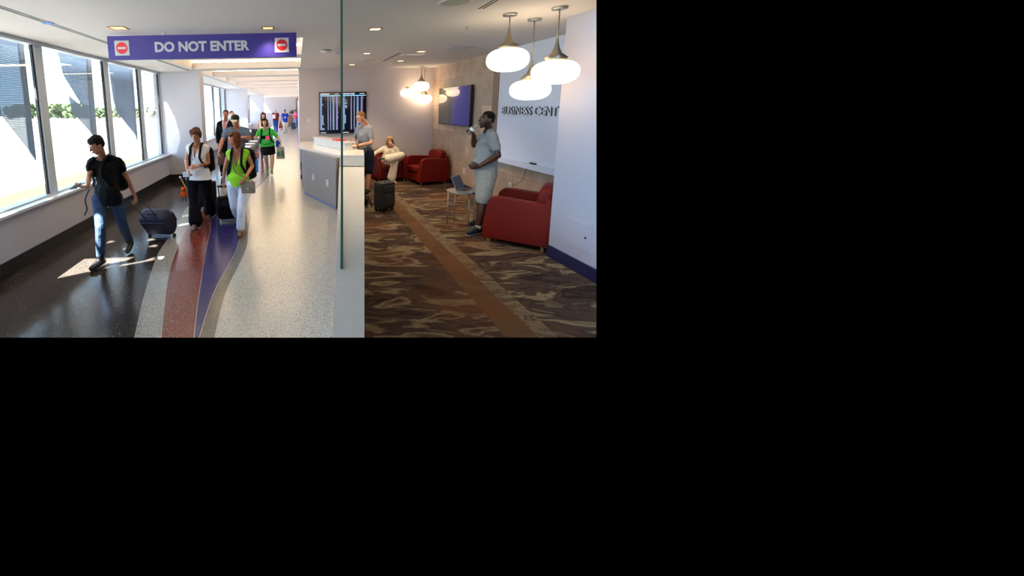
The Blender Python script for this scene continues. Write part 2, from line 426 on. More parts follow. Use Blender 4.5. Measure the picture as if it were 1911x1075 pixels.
# slot diffuser in the soffit
bm = NB(); box(bm, -2.69, -2.625, 1.0, 10.2, CZ-0.006, CZ-.0005)
d0 = link('linear_diffuser', bm, ALU); tag(d0, 'long linear air slot in the ceiling along the left windows', 'air vent')
for sx in (-2.672, -2.648): link('slot', one(box, sx-0.007, sx+0.007, 1.02, 10.18, CZ-0.008, CZ-0.0055), BLACK, d0)
for k, (ya, yb) in enumerate(((11.2, 19.9), (20.8, 29.5), (30.4, 39.5))):
    d = link('linear_diffuser', one(box, -2.69, -2.625, ya, yb, CZ-0.006, CZ-.0005), ALU)
    tag(d, ('linear air slot above the hall windows just past the first white pier', 'linear air slot along the hall ceiling past the second pier', 'farthest linear air slot near the end of the hall')[k], 'air vent')
    link('slot', one(box, -2.664, -2.65, ya+.02, yb-.02, CZ-0.008, CZ-0.0055), BLACK, d)
tag(link('tape_mark', one(box, -2.70, -2.60, 4.42, 4.5, CZ-0.010, CZ-0.0085), BTAPE), 'blue tape scrap stuck on the ceiling air slot at left', 'tape')

# ------------------------------------------------------------------ left window wall
def mull(bm, y0, y1, x0=-3.59, x1=-3.52, z0=0.73, z1=CZ): box(bm, x0, x1, y0, y1, z0, z1)
wn = 0
def bay(ya, yb, ms):
    """lower wall, sill, frame with posts at ms and a pane between each pair"""
    global wn
    struct(link('wall_left', one(box, -3.7, XL, ya, yb, -0.3, 0.69), W_WALL))
    wn += 1
    struct(link('trim_%d' % (20+wn), one(box, -3.68, -3.36, ya, yb, 0.69, 0.728), PLATE, bevel=0.006))
    struct(link('baseboard_left', one(box, XL, XL+0.014, ya, yb, 0.0, 0.182), BASEB))
    edges = [ya]+list(ms)+[yb]
    bm = NB(); bm2 = NB()
    for y in ms:
        mull(bm, y-0.03, y+0.13); box(bm2, -3.575, -3.545, y-0.06, y-0.03, 0.735, CZ)
    mull(bm, ya, ya+0.05, z1=CZ); mull(bm, yb-0.03, yb)
    box(bm2, -3.575, -3.545, yb-0.06, yb-0.03, 0.73, CZ); 
    box(bm, -3.62, -3.5, ya, yb, CZ-0.05, CZ); box(bm, -3.62, -3.5, ya, yb, 0.728, 0.745)
    fr = struct(link('window_%d' % wn, bm, ALU)); link('gasket', bm2, BLACK, fr)
    for i in range(len(edges)-1):
        link('pane', one(box, -3.575, -3.565, edges[i]+(0.1 if i else 0), edges[i+1]-0.03, 0.74, CZ-0.02), GLASS, fr)
bay(-3.2, 10.45, [-2.1, -0.2, 1.75, 3.7, 5.58, 7.53, 9.13])
for k in range(1, 4):
    a = 10.75+9.6*(k-1); b = 10.45+9.6*k
    bay(a, b, [a+0.9, a+2.7, 5.58+9.6*k, 7.53+9.6*k, 9.13+9.6*k])
for k in range(4):
    y = 10.45+9.6*k
    if k < 3:
        struct(link('wall_return', one(box, -3.68, -2.67, y, y+0.3, 0, CZ), W_WALL))
        struct(link('trim_%d' % (30+k), one(box, -2.67, -2.47, y-0.06, y+0.34, 0, 3.3), W_WALL))
        struct(link('baseboard_return', one(box, -3.41, -2.67, y-0.014, y, 0, 0.182), BASEB))
# hall right wall, far end, back wall
bm = NB(); prism(bm, [(0.06, 10.42), (0.06, 42), (0.4, 42), (0.4, 10.45)], 0, CZ+.01); struct(link('wall_hall_right', bm, W_WALL))
BW0, BW1 = V((0.06, 10.42, 0)), V((3.72, 10.72, 0))
bd = (BW1-BW0).normalized(); bn = V((bd.y, -bd.x, 0))           # back wall direction and its room-side normal
bm = NB(); prism(bm, [(BW0.x, BW0.y), (BW1.x, BW1.y), (BW1.x, BW1.y+.2), (BW0.x+.3, BW0.y+.3)], 0, CZ); struct(link('wall_back', bm, W_BACK))
struct(link('baseboard_back', place(one(box, 0, 3.55, 0, 0.11, 0, 0.014), BW0, bd, (0, 0, 1), bn), NAVYB))
bm = NB(); box(bm, -3.7, 0.4, 40.0, 40.2, 0, 3.4); struct(link('wall_end', bm, mat('grey_end_wall', (158, 156, 164), 0.8)))
# walls behind the photographer
struct(link('wall_rear', one(box, -3.7, 3.6, -3.3, -3.2, 0, CZ), W_WALL))
struct(link('wall_rear_right', one(box, 3.4, 3.6, -3.3, -0.6, 0, CZ), W_WALL))

# stone wall on the right
def stone():
    m = bpy.data.materials.new('stone_block_wall'); m.use_nodes = True; t = m.node_tree; b = t.nodes['Principled BSDF']
    tcn = t.nodes.new('ShaderNodeTexCoord'); s = t.nodes.new('ShaderNodeSeparateXYZ'); c = t.nodes.new('ShaderNodeCombineXYZ')
    t.links.new(tcn.outputs['Object'], s.inputs[0]); t.links.new(s.outputs['Y'], c.inputs['X']); t.links.new(s.outputs['Z'], c.inputs['Y'])
    br = t.nodes.new('ShaderNodeTexBrick'); br.inputs['Scale'].default_value = 1.0; br.inputs['Brick Width'].default_value = 1.25; br.inputs['Row Height'].default_value = 0.62
    br.inputs['Mortar Size'].default_value = 0.004; br.inputs['Color1'].default_value = lin((190, 165, 146)); br.inputs['Color2'].default_value = lin((160, 142, 130)); br.inputs['Mortar'].default_value = lin((128, 114, 106))
    t.links.new(c.outputs[0], br.inputs['Vector'])
    n = t.nodes.new('ShaderNodeTexNoise'); n.inputs['Scale'].default_value = 3.5; n.inputs['Detail'].default_value = 8
    t.links.new(tcn.outputs['Object'], n.inputs['Vector'])
    r = t.nodes.new('ShaderNodeValToRGB'); r.color_ramp.elements[0].position = 0.35; r.color_ramp.elements[1].position = 0.7
    r.color_ramp.elements[0].color = (0.72, 0.66, 0.62, 1); r.color_ramp.elements[1].color = (1, 1, 1, 1)
    t.links.new(n.outputs['Fac'], r.inputs['Fac'])
    mx = t.nodes.new('ShaderNodeMix'); mx.data_type = 'RGBA'; mx.blend_type = 'MULTIPLY'; mx.inputs[0].default_value = 0.8
    t.links.new(br.outputs['Color'], mx.inputs[6]); t.links.new(r.outputs[0], mx.inputs[7]); t.links.new(mx.outputs[2], b.inputs['Base Color'])
    b.inputs['Roughness'].default_value = 0.65
    return m
STONE = stone()
SP = V((3.63, 10.35, 0)); SN = V((-1, -0.045, 0)).normalized(); SD = V((0.045, -1, 0)).normalized()   # SD runs towards the camera
def sx(x, y): return onp(x, y, SP, SN)
def splace(bm): return place(bm, SP, SD, (0, 0, 1), SN)
def sl(p): return ((p-SP).dot(SD), p.z)
def rclip(bm): return clip(bm, bottom=False)
struct(link('wall_right', rclip(splace(one(box, -0.5, 5.75, 0, CZ, -0.2, 0))), STONE))
s_brown = sl(sx(925, 120))[0]; s_white = sl(sx(936, 118))[0]
struct(link('trim_40', splace(one(box, s_brown, s_white, 0.9, CZ-.001, 0, 0.03)), mat('brown_stone', (118, 92, 78), 0.6, var=0.12, vscale=5)))
struct(link('wall_panel', rclip(splace(one(box, s_white, 5.6, 0.9, CZ-.001, 0, 0.02))), W_LAV))
bm = NB(); box(bm, s_white-0.1, 5.6, 0.83, 0.915, 0, 0.10); struct(link('trim_41', rclip(splace(bm)), W_LAV))
struct(link('baseboard_right', rclip(splace(one(box, -0.3, 5.6, 0, 0.11, 0, 0.014))), NAVYB))
# white pier at the right edge
c0 = onz(1021.9, 477.7); c1 = onz(1113, 528.8); pd = (c1-c0).normalized(); pe = c1+pd*1.2
bm = NB(); prism(bm, [(c0.x, c0.y), (pe.x, pe.y), (3.95, pe.y), (3.95, c0.y)], 0, CZ-.001); clip(bm, bottom=False)
W_PIER = mat('pier_paint', (164, 162, 176), 0.7)
struct(link('wall_pier', bm, W_PIER))
pn = V((pd.y, -pd.x, 0));  pn = -pn if pn.x > 0 else pn
bm = place(one(box, -0.012, 2.0, 0, 0.148, 0, 0.012), c0, pd, (0, 0, 1), pn); clip(bm)
struct(link('baseboard_pier', bm, NAVYB))
def pl(x, y): p = onp(x, y, c0, pn); return ((p-c0).dot(pd), p.z)

# access door on the pier
q = [pl(*p) for p in ((1060, 402), (1106, 417), (1058.5, 455), (1101, 476))]
u0, u1 = (q[0][0]+q[2][0])/2, (q[1][0]+q[3][0])/2; v0, v1 = q[2][1], q[0][1]
def pplace(bm): return place(bm, c0, pd, (0, 0, 1), pn)
ap = link('access_panel', pplace(one(box, u0, u1, v0, v1, 0, 0.008)), W_PIER, bevel=0.002)
tag(ap, 'square white metal access panel low on the white pier at right', 'access panel')
link('door', pplace(one(box, u0+0.02, u1-0.02, v0+0.02, v1-0.02, 0.008, 0.012)), W_PIER, ap, bevel=0.001)
uu, vv = pl(1094.5, 444)
bm = NB(); lathe(bm, [(0, 0), (0.012, 0), (0.012, 0.006), (0, 0.006)], 16)
link('latch', place(bm, c0+pd*uu+V((0, 0, vv))+pn*0.012, pd, (0, 0, 1), pn), BLACKM, ap)

# ------------------------------------------------------------------ outdoors
GND = mat('apron_concrete', (142, 140, 138), 0.9, var=0.06, vscale=0.05)
bm = NB(); box(bm, -420, -12, -150, 600, -4.3, -4.0); g = link('ground', bm, GND); struct(g)
ROOFL = mat('pale_roof', (168, 160, 146), 0.8, var=0.05, vscale=1)
p1 = onx(0, 367.8, -5.2); p2 = onx(161, 320.7, -5.2)
bm = NB(); box(bm, -5.6, -5.2, -2, 42, -0.12, p1.z); box(bm, -5.2, -3.9, -2, 42, -0.12, 0.0)
o = link('roof_ledge', bm, ROOFL); tag(o, 'low pale concrete ledge running outside under the left windows', 'ledge')
# perforated sun screens outside
def perf():
    m = bpy.data.materials.new('perforated_metal'); m.use_nodes = True; t = m.node_tree; t.nodes.clear()
    o = t.nodes.new('ShaderNodeOutputMaterial'); d = t.nodes.new('ShaderNodeBsdfDiffuse'); d.inputs[0].default_value = lin((112, 128, 150))
    tr = t.nodes.new('ShaderNodeBsdfTransparent'); mx = t.nodes.new('ShaderNodeMixShader')
    tcn = t.nodes.new('ShaderNodeTexCoord'); s = t.nodes.new('ShaderNodeSeparateXYZ'); t.links.new(tcn.outputs['Object'], s.inputs[0])
    outs = []
    for ax in ('Y', 'Z'):
        a = t.nodes.new('ShaderNodeMath'); a.operation = 'MULTIPLY'; a.inputs[1].default_value = 1/0.026; t.links.new(s.outputs[ax], a.inputs[0])
        f = t.nodes.new('ShaderNodeMath'); f.operation = 'FRACT'; t.links.new(a.outputs[0], f.inputs[0])
        g = t.nodes.new('ShaderNodeMath'); g.operation = 'LESS_THAN'; g.inputs[1].default_value = 0.38; t.links.new(f.outputs[0], g.inputs[0]); outs.append(g)
    h = t.nodes.new('ShaderNodeMath'); h.operation = 'MULTIPLY'; t.links.new(outs[0].outputs[0], h.inputs[0]); t.links.new(outs[1].outputs[0], h.inputs[1])
    t.links.new(h.outputs[0], mx.inputs[0]); t.links.new(d.outputs[0], mx.inputs[1]); t.links.new(tr.outputs[0], mx.inputs[2]); t.links.new(mx.outputs[0], o.inputs[0])
    return m
PERF = perf(); SOLID = mat('blue_grey_metal', (70, 84, 98), 0.6)
XS = -4.35
screens = [
 ([(-60, 28), (33, 62), (58.3, 286), (0, 212), (-60, 140)], [(33, 62), (42, 65), (68.5, 300), (58, 285)], 'perforated metal sun screen outside the nearest window at far left'),
 ([(104.4, 80), (162, 98), (172, 250), (134, 208), (128, 178), (155.5, 200.6), (150, 192), (117.5, 139)], [(161.7, 98), (169, 99), (182, 256), (172, 250)], 'perforated metal sun screen outside the second window, with a slanted gap'),
 ([(196, 110), (244, 118), (256, 256), (217, 208), (211, 183), (203, 127)], [(243.4, 117.8), (247, 119), (257.5, 262), (255, 257)], 'perforated metal sun screen outside the third window, pointed at its foot'),
]
for outp, strip, lab in screens:
    s = link('sun_screen', one(slab, [onx(*p, XS) for p in outp], (-1, 0, 0), 0.004), PERF)
    tag(s, lab, 'sun screen')
    ps_ = [onx(*p, XS) for p in outp]; tp = sorted(ps_, key=lambda p: -p.z)[:2]
    for p in tp: link('hanger', one(tube, [p-V((0.01, 0, .02)), V((p.x-.01, p.y, 3.49))], .012, 8), SOLID, s)
    link('edge_strip', one(slab, [onx(*p, XS+0.01) for p in strip], (-1, 0, 0), 0.03), SOLID, s)
# two screens farther along the hall
for k in (1, 2):
    for j, yy in enumerate((5.0, 6.8, 8.6)):
        tag(link('sun_screen', one(box, XS-.01, XS, yy+9.6*k-1.0, yy+9.6*k-0.3, -0.3, 3.0), PERF), '%s narrow perforated screen outside the %s window bay of the hall' % (('nearest', 'middle', 'farthest')[j], ('second', 'third')[k-1]), 'sun screen')

# added unseen sheet over the windows; its cut-outs shape the sun patches
SHZ = 3.5
def back(p): return p - SUND*((SHZ-p.z)/(-SUND.z)) if False else p + (-SUND)*((SHZ-p.z)/(-SUND.z))
holes = []
def hole_floor(pxs): holes.append([back(onz(*p)) for p in pxs])
hole_floor([(80, 525), (141.7, 483.7), (251, 479.8), (232, 488), (219, 494), (195, 501)])
hole_floor([(219, 498), (240, 488), (270, 479.3), (288, 478.5), (289, 485), (262, 490)])
hole_floor([(296, 479), (306, 478.3), (302, 483.5), (297, 484)])
hole_floor([(195, 450.5), (204, 449), (215, 449.5), (211, 452), (196, 454.5)])
hole_floor([(272, 449.5), (281, 444), (289, 446), (288, 448.5)])
hole_floor([(275, 461), (284, 457.5), (293, 456.5), (292, 461)])
hole_floor([(224, 467.5), (237, 460.5), (236, 464)])
hole_floor([(332, 422.5), (340, 417), (355.6, 415), (352, 418)])
hole_floor([(334, 395), (342, 391), (350, 390.5), (346, 393)])
hole_floor([(335, 405), (345, 400), (356, 400), (350, 404)])
hole_floor([(338, 386), (348, 383.5), (349, 386)])
holes.append([back(ony(*p, 10.44)) for p in [(303.5, 187), (310, 190), (321, 212), (329, 233), (336, 252), (328, 284), (311, 289), (305, 240)]])
holes.append([back(ony(*p, 10.44)) for p in [(334, 247), (336, 246), (346, 257), (345, 258)]])
sp = [V((-3.5, 4.4, .73)), V((-3.5, 6.3, .73)), V((-3.37, 6.6, .73)), V((-3.37, 4.4, .73))]
cu = bpy.data.curves.new('canopy', 'CURVE'); cu.dimensions = '2D'; cu.fill_mode = 'BOTH'; cu.extrude = 0.01  # outline of the added sun mask
def spl(pts):
    s = cu.splines.new('POLY'); s.points.add(len(pts)-1); s.use_cyclic_u = True
    for i, p in enumerate(pts): s.points[i].co = (p[0], p[1], 0, 1)
spl([(-3.72, -3.4), (-6.9, -3.4), (-6.9, 11.4), (-3.72, 11.4)])
for h in holes: spl(h)
o = bpy.data.objects.new('tmp', cu); COL.objects.link(o)
dg = bpy.context.evaluated_depsgraph_get(); me = bpy.data.meshes.new_from_object(o.evaluated_get(dg)); bpy.data.objects.remove(o)
bm = NB(); bm.from_mesh(me); bmesh.ops.translate(bm, verts=bm.verts, vec=(0, 0, SHZ))
y = 11.4
while y < 42:
    box(bm, -6.9, -3.72, y, y+0.8, SHZ-.01, SHZ+.01); y += 1.28
struct(link('trim_50', bm, mat('sun_mask_grey', (120, 124, 130), 0.7)))  # put in only to block the sun outside the cut-outs
# trees far beyond the apron
LEAF = mat('tree_leaves', (58, 72, 40), 0.9, bump=1.0, bscale=1.2, var=0.5, vscale=0.5)
BARK = mat('tree_bark', (80, 66, 52), 0.9)
rt = random.Random(3)
def make_tree(seed, x, y, h, wd, label):
    r = random.Random(seed); root = empty('tree', (x, y, -4.0)); tag(root, label, 'tree', 'trees beyond the apron')
    bm = NB(); tube(bm, [(0, 0, 0), (0.2, 0, h*.3), (0.1, 0.1, h*.6)], [0.35, 0.28, 0.12], 8); link('trunk', bm, BARK, root)
    bm = NB()
    for i in range(38):
        a = r.random()*6.28; rad = r.random()**.5*wd*.42; zz = h*(0.14+0.74*r.random())
        k = 1-abs(zz/h-0.55)*1.0
        t = bmesh.ops.create_icosphere(bm, subdivisions=2, radius=h*0.13*(0.7+0.6*r.random()))
        for v in t['verts']:
            v.co *= 1+0.28*(r.random()-0.5)
            v.co += V((math.cos(a)*rad*k, math.sin(a)*rad*k, zz))
    link('crown', bm, LEAF, root)
    return root
kinds = ['round dark green tree in the far row seen through the left windows', 'broad green tree in the far row seen through the left windows']
xs_px = [-8, 8, 22, 38, 52, 66, 82, 95, 108, 122, 133, 146, 160, 178, 188, 204, 220, 236, 252, 270, 285, 298]
for i, px in enumerate(xs_px):
    top = 193+rt.uniform(-4, 10)+(6 if px > 200 else 0)-(6 if 95 < px < 135 else 0)
    p = onz(px, 223.5+px*-0.012, -4.0); t = ony(px, top, p.y)
    make_tree(i+10, p.x, p.y+(18 if i % 2 else 0), t.z+4.0, 13+rt.uniform(0, 3), ['far green tree seen %s' % s for s in
      ('at the very left edge', 'first from the left edge', 'left part of the first window', 'middle of the first window', 'right half of the first window', 'beside the first window post', 'just right of the first post', 'left in the second window', 'tallest, left of centre in the second window', 'centre of the second window', 'behind the slanted gap of the screen', 'right of the slanted gap', 'behind the second screen', 'beside the second window post', 'left in the third window', 'left of centre in the third window', 'centre of the third window', 'behind the third screen', 'right side of the third window', 'left in the fourth window', 'middle of the fourth window', 'right edge of the fourth window')][i])
    del_g = None
for o in [o for o in COL.objects if o.get('group') == 'trees beyond the apron']:
    pass

# ------------------------------------------------------------------ hanging sign
SY = 5.12
a, b, c, d = ony(199, 66, SY), ony(553, 62, SY), ony(202, 110, SY), ony(553, 108, SY)
SW = b.x-a.x; zt = (a.z+b.z)/2; zb = (c.z+d.z)/2; SH = zt-zb
root = empty('hanging_sign', (a.x, SY, zb)); tag(root, 'long purple DO NOT ENTER sign hanging from the ceiling', 'sign')
link('panel', one(box, 0, SW, 0, 0.05, 0, SH), SIGNP, root, bevel=0.003)
def s_u(x): return ony(x, 87, SY).x-a.x
def s_w(y): return ony(376, y, SY).z-zb
u0, u1 = s_u(289), s_u(465.5); z0, z1 = s_w(96), s_w(76.5)
bm = fit(text_mesh('DO NOT ENTER', 0.2, 0.002, 0.008), u1-u0, z1-z0)
link('lettering', place(bm, (u0, -0.003, z0), (1, 0, 0), (0, 0, 1), (0, -1, 0)), SIGNW, root)
for xa, xb in ((214, 241), (513, 539)):
    ua, ub = s_u(xa), s_u(xb); cx = (ua+ub)/2; wd = ub-ua; cz = (s_w(87)); 
    sq = link('symbol_plate', one(box, cx-wd/2, cx+wd/2, -0.004, 0.0, cz-wd/2, cz+wd/2), SIGNW, root, bevel=0.0)
    sq['label'] = 'white square with a red no-entry disc'
    bm = NB(); lathe(bm, [(0, 0), (wd*.39, 0), (wd*.39, 0.003), (0, 0.003)], 40)
    dk = link('red_disc', place(bm, (cx, -0.004, cz), (1, 0, 0), (0, 0, 1), (0, -1, 0)), SIGNR, sq)
    link('white_bar', one(box, cx-wd*.29, cx+wd*.29, -0.0095, -0.007, cz-wd*.075, cz+wd*.075), SIGNW, sq)
for x in (305, 447):
    link('clip', one(box, s_u(x)-0.02, s_u(x)+0.02, 0.005, 0.045, SH-.001, CZ-zb), ALU, root)

# ------------------------------------------------------------------ ceiling fittings
LENS = mat('downlight_lens', (255, 220, 160), 0.4, emit=(255, 190, 110), estr=2.2)
LENSW = mat('downlight_lens_bright', (255, 232, 190), 0.4, emit=(255, 214, 150), estr=5.0)
REFL = mat('bronze_reflector', (150, 104, 60), 0.35, 0.5)
def downlight(px, py, s, label, on=1.0, L=LENSW):
    p = onz(px, py, CZ); r = empty('recessed_downlight', (p.x, p.y, CZ)); tag(r, label, 'downlight')
    bm = NB(); h = s/2
    for (x0, x1, y0, y1) in ((-h, h, -h, -h+.018), (-h, h, h-.018, h), (-h, -h+.018, -h+.018, h-.018), (h-.018, h, -h+.018, h-.018)): box(bm, x0, x1, y0, y1, -0.006, 0.0)
    link('frame', bm, REFL, r)
    link('lens', one(box, -h+.018, h-.018, -h+.018, h-.018, -0.003, -0.001), L, r)
    lamp('downlight_lamp', 'SPOT', (p.x, p.y, CZ-0.02), 110*on, (1, 0.78, 0.52), 0.06, (0, 0, 0), spot=1.9)
downlight(221, 52, 0.19, 'square amber downlight at left in front of the hanging sign', 0.15, LENS)
downlight(500, 52, 0.15, 'square amber downlight above the right end of the hanging sign', 0.4, LENS)
downlight(700, 54, 0.16, 'square downlight nearest right of the glass edge', 0.9)
downlight(684.5, 99.5, 0.15, 'small square downlight between the glass edge and the ceiling slots')
downlight(786, 96, 0.15, 'small square downlight above the rear pendant lamps')
downlight(747.5, 113.5, 0.15, 'small square downlight just left of the rear pendant lamps')
downlight(657, 120.5, 0.15, 'farthest small square downlight above the flight screens')
SPK = mat('speaker_grille', (176, 180, 168), 0.7, bump=0.2, bscale=300)
for (px, py), s, lab in (((849, 4), 0.16, 'large round ceiling speaker at the top edge of the view'), ((687, 111), 0.17, 'round ceiling speaker above the flight screens')):
    p = onz(px, py, CZ); r = empty('ceiling_speaker', p); tag(r, lab, 'ceiling speaker')
    bm = NB(); lathe(bm, [(s*.8, -0.004), (s*.97, -0.01), (s, 0)], 48); link('rim', bm, W_CEIL, r, True)
    bm = NB(); lathe(bm, [(0, -0.004), (s*.8, -0.004)], 48); link('grille', bm, SPK, r)
def vent(xa, ya, xb, yb, lab):
    p, q = onz(xa, ya, CZ), onz(xb, yb, CZ); r = empty('slot_vent', ((p+q)/2)); tag(r, lab, 'air vent'); L = (q-p).length/2
    r.rotation_euler = (0, 0, math.atan2(q.y-p.y, q.x-p.x))
    link('frame', one(box, -L, L, -0.045, 0.045, -0.004, 0), W_CEIL, r)
    for dy in (-0.02, 0.02): link('slot', one(box, -L+.02, L-.02, dy-0.01, dy+0.01, -0.0055, -0.003), BLACK, r)
vent(714, 114, 747, 98, 'dark double slot vent in the ceiling left of the rear pendants')
vent(896, 16.5, 930, -4, 'dark double slot vent in the ceiling at the top left of the near pendants')
for pts, lab in (([(827, 93), (866, 93.5), (889, 86), (848, 85)], 'flat square ceiling access panel right of the slot vent'), ([(748, 103.5), (786, 102.8), (793, 99.8), (754, 100.5)], 'flat square ceiling panel beside the slot vent')):
    bm = NB(); ps = [onz(*p, CZ) for p in pts]; slab(bm, ps, (0, 0, -1), 0.006)
    o = link('access_panel', bm, mat('panel_paint', (186, 188, 192), 0.5)); tag(o, lab, 'access panel')
p = onz(608, 93.5, CZ); r = empty('smoke_detector', p); tag(r, 'round white smoke detector on the ceiling left of the glass edge', 'smoke detector')
bm = NB(); lathe(bm, [(0, 0), (0.085, 0), (0.085, -0.012), (0, -0.012)], 32); link('base', bm, BLACKM, r)
bm = NB(); lathe(bm, [(0, -0.055), (0.05, -0.05), (0.085, -0.03), (0.1, -0.012), (0, -0.012)], 32); link('cover', bm, PLATE, r, True)
for (x, y), lab in (((872, 48), 'small white sprinkler head on the ceiling above the wall screen'), ((728, 118), 'tiny sprinkler head on the ceiling near the slot vent')):
    p = onz(x, y, CZ); r = empty('sprinkler', p); tag(r, lab, 'sprinkler')
    bm = NB(); lathe(bm, [(0, -.004), (.035, -.004), (.035, 0)], 20); link('escutcheon', bm, PLATE, r)
    bm = NB(); lathe(bm, [(0, -.04), (.018, -.04), (.018, -.037), (.006, -.036), (.006, -.004)], 14); link('head', bm, CHROME, r)
p = onz(630.5, 97, CZ); tag(link('tape_dot', one(lathe, [(0, -0.03), (0.045, -0.028), (0.045, -0.024), (0, -0.024)], 24, (p.x, p.y, CZ)), BTAPE), 'round blue sticker by the top of the glass panel', 'sticker')
ex = onz(557, 182, 2.6)

# ------------------------------------------------------------------ pendant lamps
SHADE = mat('opal_glass_shade', (255, 246, 225), 0.35, emit=(255, 228, 186), estr=6.0)
SHADE2 = mat('opal_glass_shade_far', (255, 246, 225), 0.35, emit=(255, 226, 184), estr=6.5)
def pendant(cpx, spx, hpx, zpx, label, m=SHADE, energy=2.6, grp=None):
    """cpx canopy pixel, spx (x, y) shade centre pixel, hpx half width in px, zpx half height in px"""
    c = onz(*cpx, CZ); s = ony(*spx, c.y)
    k = c.y/ray(*spx).y*F/ F                      # metres per pixel at that distance
    d = (EYE-s).length; k = d/ray(*spx).length
    R = hpx*k; hh = zpx*k
    root = empty('pendant_lamp', (c.x, c.y, CZ)); tag(root, label, 'pendant lamp', grp)
    bm = NB(); lathe(bm, [(0, 0), (0.072, 0), (0.072, -0.018), (0.066, -0.024), (0, -0.024)], 32); link('canopy', bm, CHROME, root, bevel=0)
    zc = s.z-CZ; top = zc+hh
    ch = 0.75*R
    bm = NB(); tube(bm, [(0, 0, -0.024), (0, 0, top+ch*1.2)], 0.0065, 10); link('stem', bm, NICKEL, root, True)
    prof = [(0.0095, top+ch*1.35), (0.014, top+ch*1.1), (0.024, top+ch*.8), (0.05, top+ch*.42), (0.085*R/.17, top+ch*.16), (0.4*R, top-0.01)]
    bm = NB(); lathe(bm, prof, 32); link('cone', bm, NICKEL, root, True)
    pr = []
    n = 22
    for i in range(n+1):
        t = -math.pi/2+math.pi*i/n
        cx, sz = math.cos(t), math.sin(t)
        rr = R*(abs(cx)**0.72); z = hh*math.copysign(abs(sz)**0.86, sz)
        if z < 0: rr *= 1-0.06*(z/hh)**2
        pr.append((rr if i not in (0, n) else 0, zc+z))
    bm = NB(); lathe(bm, pr, 40); link('shade', bm, m, root, True)
pendant((952, 25.5), (949, 112), 36, 21.5, 'left lamp of the near pendant group, hung on a steel stem')
pendant((998, 35), (991, 168), 34, 18.5, 'lowest lamp of the near pendant group, hanging in the middle')
pendant((1045, 13), (1037.5, 135), 39, 22, 'right and largest lamp of the near pendant group')
pendant((759, 127.5), (757.5, 174), 14, 8.2, 'left lamp of the small rear pendant group by the back wall', SHADE2, 3.5)
pendant((787, 124), (785.5, 161.5), 14.5, 8.8, 'upper lamp of the small rear pendant group', SHADE2, 3.5)
pendant((793, 125.7), (789.5, 185), 14, 8, 'lowest lamp of the small rear pendant group near the stone wall', SHADE2, 3.5)

# ------------------------------------------------------------------ flight screens
SCRB = mat('screen_black', (6, 8, 16), 0.12, emit=(8, 12, 30), estr=0.6)
TXB = mat('screen_text_blue', (150, 180, 220), 0.4, emit=(140, 170, 215), estr=0.5)
TXL = mat('screen_text_violet', (160, 160, 215), 0.4, emit=(160, 160, 215), estr=0.5)
TXW = mat('screen_text_white', (240, 240, 240), 0.4, emit=(240, 244, 250), estr=1.0)
TXH = mat('screen_header_bar', (150, 200, 240), 0.4, emit=(140, 200, 240), estr=1.0)
def onb(x, y): return onp(x, y, BW0+bn*0.08, bn)
def bl(x, y): p = onb(x, y); return ((p-BW0).dot(bd), p.z)
U0, U2 = bl(596.3, 210)[0], bl(684, 210)[0]; UM = bl(636.5, 210)[0]; ZT, ZB = bl(640, 171.7)[1], bl(640, 248.8)[1]
def flight_screen(ua, ub, title, label, seed):
    r = empty('flight_screen', BW0+bd*ua+V((0, 0, ZB))); r.rotation_euler = (0, 0, math.atan2(bd.y, bd.x)); tag(r, label, 'screen')
    w, h = ub-ua, ZT-ZB; Y = -0.06
    link('housing', one(box, 0, w, Y, -0.005, 0, h), BLACKM, r, bevel=0.004)
    link('panel', one(box, 0.012, w-.012, Y-.002, Y, 0.012, h-.012), SCRB, r)
    def quads(rects, m, nm):
        bm = NB()
        for (x0, x1, z0, z1) in rects: box(bm, x0, x1, Y-.0035, Y-.002, z0, z1)
        link(nm, bm, m, r)
    quads([(0.02, w-.02, h*.905, h*.925)], TXH, 'header_bar')
    bm = fit(text_mesh(title, 0.1, 0.0005, 0.002), w*(0.42 if len(title) < 9 else 0.5), h*.035)
    link('title', place(bm, (0.02, Y-.003, h*.94), (1, 0, 0), (0, 0, 1), (0, -1, 0)), TXW, r)
    q = random.Random(seed); n = 31; cols = [[], [], []]
    quads([(w*.72, w*.92, h*.955, h*.965), (0.03, w*.3, h*.018, h*.028)], TXW, 'small_line')
    prev = .12
    for i in range(n):
        z1 = h*(0.888-0.026*i); z0 = z1-h*.016
        if q.random() < .3: prev = q.choice([.1, .12, .16, .2, .09])
        cols[0].append((w*.03, w*(.03+prev), z0, z1))
        x = w*.38; cols[1].append((x, x+w*.045, z0, z1))
        x = w*.5; cols[0].append((x, x+w*.04, z0, z1))
        x = w*.61; cols[0].append((x, x+w*.085, z0, z1))
        x = w*.77; cols[1].append((x, x+w*(.085 if q.random() < .93 else .12), z0, z1))
    quads(cols[0], TXB, 'flight_rows'); quads(cols[1], TXL, 'flight_rows')
    return r
flight_screen(U0, UM, 'ARRIVALS', 'left flight screen headed ARRIVALS on the back wall', 1)
flight_screen(UM+0.004, U2, 'DEPARTURES', 'right flight screen headed DEPARTURES on the back wall, behind the standing man', 5)
def wplate(x, y, wpx, hpx, lab, nm='wall_switch'):
    u, z = bl(x, y); k = (onb(x, y)-EYE).length/F; r = empty(nm, BW0+bd*u+V((0, 0, z))); r.rotation_euler = (0, 0, math.atan2(bd.y, bd.x)); tag(r, lab, 'switch')
    wd, hg = wpx*k/2, hpx*k/2
    link('plate', one(box, -wd, wd, -0.02, 0.0, -hg, hg), PLATE, r, bevel=0.004)
    link('button', one(box, -wd*.3, wd*.3, -0.026, -0.018, -hg*.4, hg*.4), W_WALL, r, bevel=0.002)
wplate(577.5, 224.5, 7, 8, 'small white square control on the wall left of the flight screens')
